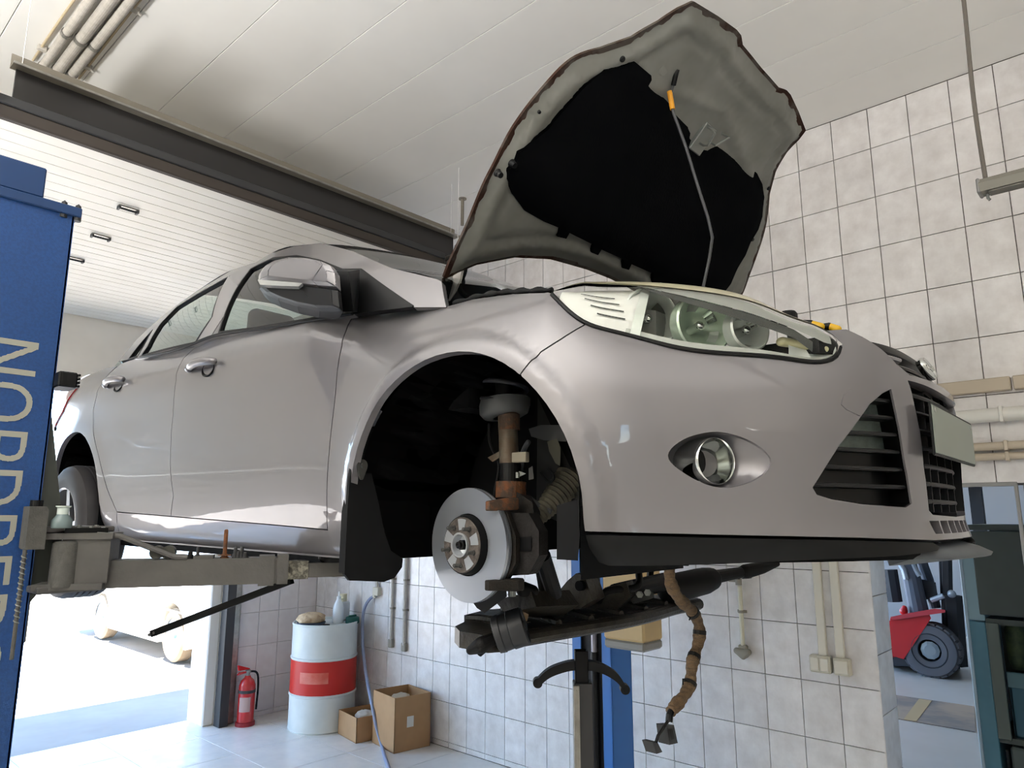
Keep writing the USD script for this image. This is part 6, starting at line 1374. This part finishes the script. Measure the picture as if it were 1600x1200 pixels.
# yellow and black tool handles lying on the slam panel
yellow_m = mat('tool_yellow', 'd2a514', 0.45)
tb_ = to_world(at_c(1290, 513, 1, .33))[0]
def tool(i, pxs, y, lab):
    P = [to_world(at_c(*p, 1, y))[0] for p in pxs]; th = thing('tool_handle', lab, 'tool', P[0])
    n = len(P) - 1
    for k in range(n):
        a, b = P[k], P[k + 1]; part('grip_yellow' if k % 2 else 'grip_black', hull(ball(a, .0085), ball(a + (b - a) * .9, .0095)), yellow_m if k % 2 else black_m, th, smooth=True)
tool(0, P2('1256,505 1268,506 1284,511'), .36, 'left yellow and black tool handle lying above the headlamp')
tool(1, P2('1286,511 1296,510 1310,515'), .34, 'right yellow and black tool handle lying above the headlamp')
kb = to_world(at_c(1231, 494, 1, .45))[0]
th = thing('dark_cap', 'small dark round cap showing above the headlamp', 'cap', kb); part('cap', lathe([(-.02, 0), (-.02, .022), (.004, .022), (.010, .018), (.010, 0)], kb, (0, 0, 1), 20), dark_steel, th)

# ------------------------------------------------------------------ the hall beyond the doorway
hallw = mat('hall_wall', '8f8f91', 0.7)
part('wall_far', box((13.0, -3.0, 0), (13.2, 8.0, 4.2)), hallw, kind='structure')
part('wall_side', box((XA + .26, -3.2, 0), (13.2, -3.0, 4.2)), hallw, kind='structure')
part('roof', box((XA + .3, -3.2, 4.2), (13.2, YB + 0.3, 4.3)), ceil_m, kind='structure')
part('floor_hall', box((XA + .26, -3.2, -.15), (13.2, YB + .34, 0)), mat('hall_floor', 'b9b7b1', 0.4, color2='b2b0a9', nscale=2), kind='structure')
part('beam', box((XA + .9, -3.0, 2.02), (XA + 1.2, 1.15, 2.35)), darkgrey_m, thing('roof_beam', 'dark beam inside the hall behind the doorway', 'beam', (XA + 1, 1, 2)))
# cardboard sheet on the hall floor
ms = thing('floor_mat', 'grey-brown sheet lying on the hall floor by the forklift', 'mat', (8.1, 1.9, 0))
mpts = [w_(*p, 2, .004) for p in P2('1398,1086 1522,1104 1524,1144 1396,1122')]
part('sheet', prism([(p[0], p[1]) for p in mpts], .006, (0, 0, .001)), mat('mat_grey', '77716c', 0.8, color2='9a8a78', nscale=1.6, lo=.42, hi=.58), ms)
sp_ = [w_(*p, 2, .008) for p in P2('1436,1092 1456,1095 1432,1127 1412,1124')]
part('tape_strip', prism([(p[0], p[1]) for p in sp_], .003, (0, 0, .007)), mat('tape_tan', 'ab9670', 0.8), ms, label='tan tape strip across the sheet')
# forklift
fx_ = 9.6
fk = thing('forklift', 'red forklift parked in the hall beyond the doorway', 'forklift', (fx_, 2.3, 0))
fred = mat('forklift_red', 'b3161c', 0.35, coat=.4); fdark = mat('forklift_dark', '23262c', 0.6); fgrey = mat('forklift_grey', '4d5563', 0.5)
wc = w_(1457, 1014, 0, fx_); wr = wc[2]
wc = np.array([fx_, wc[1], wr])
tw = part('front_wheel', lathe([(-.14, .12), (-.16, wr * .7), (-.15, wr * .93), (-.11, wr), (.11, wr), (.15, wr * .93), (.16, wr * .7), (.14, .12)], wc, (-1, 0, 0), 40), mat('fork_tyre', '55565c', 0.8), fk, smooth=35)
for k in range(22):
    a = 2 * math.pi * k / 22; r_ = np.array([0, math.cos(a), math.sin(a)]); t_ = np.array([0, -math.sin(a), math.cos(a)])
    part('tread_block', hull(*[np.array([wc + r_ * (wr * .96) + t_ * s * .035 + np.array([x, 0, 0]), wc + r_ * (wr * 1.03) + t_ * s * .028 + np.array([x, 0, 0])]) for s in (-1, 1) for x in (-.13, -.02)]), MATS['fork_tyre'], tw)
part('wheel_rim', lathe([(.05, 0), (.05, .10), (.08, .12), (.10, .20), (.155, wr * .60), (.162, wr * .62), (.155, wr * .66)], wc, (-1, 0, 0), 32), fdark, tw, smooth=35)
part('wheel_hub', lathe([(.05, .11), (.11, .10), (.12, .06), (.12, 0)], wc, (-1, 0, 0), 10), mat('hub_pale', '8d979c', 0.4, metal=.3), tw)
def fpx(s, dx_=0.0): return np.array([w_(*p, 0, fx_ - .16 + dx_) for p in P2(s)])
part('mudguard', hull(fpx('1391,966 1408,962 1450,956 1455,966 1420,985 1412,1030 1391,1024'), fpx('1391,966 1408,962 1450,956 1455,966 1420,985 1412,1030 1391,1024', .5)), fred, fk)
part('mudguard_top', hull(fpx('1391,964 1420,958 1460,951 1477,953 1477,957 1440,960 1395,969', -.03), fpx('1391,964 1420,958 1460,951 1477,953 1477,957 1440,960 1395,969', .5)), mat('fork_red_pale', 'b03038', 0.5), fk)
part('chassis', hull(fpx('1385,970 1410,968 1412,1024 1385,1030', .1), fpx('1385,970 1410,968 1412,1024 1385,1030', .9)), fred, fk, label='bright red side of the chassis')
part('underbody', hull(fpx('1390,1025 1500,1030 1500,1045 1390,1040', .1), fpx('1390,1025 1500,1030 1500,1045 1390,1040', .8)), fdark, fk)
sw_ = part('beacon', hull(ball(w_(1412, 955, 0, fx_ - .1), .045), ball(w_(1413, 950, 0, fx_ - .1), .03)), fred, fk, smooth=True)
part('tilt_cylinder', tube(np.array([w_(1412, 858, 0, fx_), w_(1425, 905, 0, fx_), w_(1436, 958, 0, fx_)]), [.09, .10, .11], 14), fgrey, fk)
part('tilt_cylinder', tube(np.array([w_(1430, 850, 0, fx_ + .2), w_(1450, 905, 0, fx_ + .2), w_(1462, 950, 0, fx_ + .2)]), .06, 12), fgrey, fk)
part('bright_pipe', tube(np.array([w_(1402, 875, 0, fx_ - .1), w_(1412, 890, 0, fx_ - .1), w_(1416, 905, 0, fx_ - .1)]), .03, 10), mat('pale_metal', 'a3adb8', 0.35, metal=.4), fk)
part('bright_pipe', tube(np.array([w_(1420, 868, 0, fx_ - .05), w_(1430, 890, 0, fx_ - .05), w_(1437, 900, 0, fx_ - .05)]), .03, 10), MATS['pale_metal'], fk)
part('seat_base', hull(fpx('1440,905 1462,910 1465,930 1440,940', .2), fpx('1440,905 1462,910 1465,930 1440,940', .7)), fdark, fk)
for px0, px1, r in (('1470,850', '1474,930', .03), ('1478,850', '1482,1030', .06), ('1488,930', '1497,1040', .10)):
    part('mast', tube(np.array([w_(*P2(px0)[0], 0, fx_ + .15), w_(*P2(px1)[0], 0, fx_ + .15)]), r, 6), fdark, fk)
part('lamp', ball(w_(1487, 928, 0, fx_ + .05), .045), MATS['pale_metal'], fk, smooth=True)
part('lever', tube(np.array([w_(1455, 938, 0, fx_ - .05), w_(1474, 931, 0, fx_ - .05)]), .03, 8), MATS['pale_metal'], fk)
part('steering_column', tube(np.array([w_(1390, 890, 0, fx_ + .3), w_(1398, 940, 0, fx_ + .3)]), .09, 8), fdark, fk)
part('mast_rail', box((fx_ + .2, wc[1] - .62, .05), (fx_ + .32, wc[1] - .50, 2.2)), fdark, fk)
part('overhead_guard', hull(box((fx_ - .1, wc[1] - .5, 2.15), (fx_ + .9, wc[1] + 1.2, 2.2)), box((fx_ - .1, wc[1] - .5, 2.18), (fx_ + .9, wc[1] + 1.2, 2.22))), fdark, fk)
# workshop rack with teal side panel and crates
rx = 4.80
ry = lambda px, py: at_w(px, py, 0, rx)[1]
rk = thing('workshop_rack', 'tall teal and dark green workshop cabinet behind the doorway', 'cabinet', (rx, .7, 0))
teal = mat('teal_paint', '4d7f92', 0.45, color2='457588', nscale=4); tealp = mat('pale_teal', '84a3b0', 0.45); dgreen = mat('dark_green_grey', '454f4d', 0.55, color2='3d4745', nscale=3)
yL, yM, yR = .925, .835, .10
part('side_panel', box((rx, yM, 0), (rx + .45, yL, 1.22), .004), teal, rk, label='teal side panel')
part('upper_side_panel', box((rx + .004, yM, 1.225), (rx + .45, yL - .006, 1.62), .004), tealp, rk, label='pale teal upper side panel')
part('edge_strip', box((rx - .006, yL - .014, 0), (rx + .01, yL + .004, 1.60), .003), mat('strip_pale', '9bb0be', 0.4), rk)
part('carcass', [box((rx + .02, yR, 0), (rx + .45, yM - .002, .08)), box((rx + .43, yR, 0), (rx + .45, yM - .002, 1.75)), box((rx + .0, yR, 1.72), (rx + .45, yM + .03, 1.75)), box((rx + .01, yR, 1.21), (rx + .45, yM - .002, 1.24)), box((rx + .01, yR, .60), (rx + .45, yM - .002, .63))], dgreen, rk)
d_ = part('upper_door', box((rx - .012, .44, 1.26), (rx + .008, yM + .02, 1.715), .004), dgreen, rk)
part('upper_door', box((rx - .012, yR, 1.26), (rx + .008, .435, 1.715), .004), dgreen, rk)
part('stile', box((rx - .006, .775, .62), (rx + .02, yM, 1.22), .003), mat('stile_grey', '5c6660', 0.6), rk)
cr = thing('crate', 'teal plastic crate on the middle shelf of the workshop cabinet', 'crate', (rx + .05, .6, .63))
part('crate', [box((rx + .04, .50, .63), (rx + .05, .765, .90), .002), box((rx + .04, .50, .63), (rx + .40, .51, .90)), box((rx + .04, .755, .63), (rx + .40, .765, .90)), box((rx + .04, .50, .63), (rx + .40, .765, .64)), box((rx + .39, .50, .63), (rx + .40, .765, .90))], mat('teal_crate', '2f6276', 0.5), cr)
part('crate_rim', box((rx + .03, .495, .885), (rx + .045, .77, .965), .004), mat('crate_rim', '4f7480', 0.5), cr, label='lighter rim of the crate')
lc = thing('crate', 'grey-green crate at the bottom of the workshop cabinet', 'crate', (rx, .6, .1))
part('crate', box((rx + .012, .45, .10), (rx + .40, .79, .585), .01), mat('crate_grey', '5b6663', 0.6, color2='525d5a', nscale=3), lc)
part('strap', box((rx + .0, .795, .12), (rx + .012, .81, .57), .003), black_m, lc)
gp = at_w(1584, 988, 0, rx + .10); gb = thing('green_pot', 'small dark green pot on the upper shelf of the workshop cabinet', 'pot', (rx + .1, gp[1], 1.24)) if False else thing('green_pot', 'small dark green pot on top of the teal crate', 'pot', (rx + .12, gp[1], .9))
part('pot', lathe([(0, 0), (0, .035), (.05, .05), (.20, .055), (.24, .04), (.26, .04), (.26, 0)], (rx + .16, gp[1], .965), (0, 0, 1), 24), mat('pot_green', '2b3a2c', 0.6, color2='4a5a3a', nscale=20), gb, smooth=40)

# ------------------------------------------------------------------ the yard: pale car, far building
oc_x = 4.0
pc = thing('parked_car', 'pale cream car parked in the sunny yard outside the gate', 'car', (oc_x + .85, 10.7, 0))
cream = mat('cream_car_paint', 'e2dccf', 0.25, coat=.8); oglass = mat('parked_car_glass', '5d6a70', 0.05, coat=1.0)
wy = (9.45, 12.0); wrr = .325
side_p = sg.Polygon([(8.55, .30), (8.50, .55), (8.58, .78), (9.0, .90), (9.9, .98), (11.9, 1.0), (12.75, .95), (12.95, .75), (12.98, .45), (12.85, .25), (12.4, .2), (9.0, .2)])
for y in wy: side_p = side_p.difference(sg.Point(y, wrr).buffer(.39)).difference(sg.box(y - .39, -1, y + .39, wrr))
bod = []
part('body', prism(side_p.buffer(.04).buffer(-.04), 1.74, (oc_x, 0, 0), (0, 1, 0), (0, 0, 1)), cream, pc)
part('bumper_corner', hull(cyl((oc_x + .12, 12.75, .22), (oc_x + .12, 12.75, .85), .14, 20), cyl((oc_x + 1.6, 12.8, .22), (oc_x + 1.6, 12.8, .85), .14, 20)), cream, pc, smooth=40)
part('cabin', hull(np.array([(oc_x + .03, y, .96) for y in (9.6, 12.5)] + [(oc_x + 1.71, y, .96) for y in (9.6, 12.5)] + [(oc_x + .22, y, 1.46) for y in (10.3, 11.9)] + [(oc_x + 1.52, y, 1.46) for y in (10.3, 11.9)])), oglass, pc)
part('roof', hull(box((oc_x + .22, 10.25, 1.44), (oc_x + 1.52, 11.95, 1.48)), box((oc_x + .4, 10.5, 1.5), (oc_x + 1.3, 11.7, 1.52))), cream, pc)
part('sill_crease', prism([(8.9, .60), (12.6, .68), (12.6, .70), (8.9, .62)], -.012, (oc_x, 0, 0), (0, 1, 0), (0, 0, 1)) , cream, pc)
part('fog_lamp', cyl((oc_x + .02, 12.80, .62), (oc_x - .0, 12.83, .62), .05, 16), darkgrey_m, pc)
for y in wy:
    for xx, s in ((oc_x + .12, -1), (oc_x + 1.62, 1)):
        w1 = part('wheel', lathe([(-.10, .2), (-.10, wrr - .03), (-.07, wrr), (.07, wrr), (.10, wrr - .03), (.10, .2)], (xx, y, wrr), (1, 0, 0), 40), mat('dusty_tyre', '8d7f6c', 0.9) if 'dusty_tyre' not in MATS else MATS['dusty_tyre'], pc, smooth=35)
        part('wheel_disc', lathe([(.0, 0), (.06, .05), (.085, .2), (.095, .215)], (xx, y, wrr), (s, 0, 0), 32), MATS['pale_metal'], w1, smooth=35)
fb = thing('far_building', 'low pale building across the sunny yard', 'building', (20, 40, 0))
part('wall', box((6, 36, 0), (40, 37, 3.2)), mat('far_wall', 'b5b3b5', 0.8), fb)
part('roof', box((5.6, 35.7, 3.2), (40.4, 37.3, 3.45)), mat('far_roof', '8f9296', 0.7), fb)
for x in (12, 17, 22, 27): part('window', box((x, 35.96, 1.0), (x + 1.6, 36.0, 2.2)), oglass, fb)
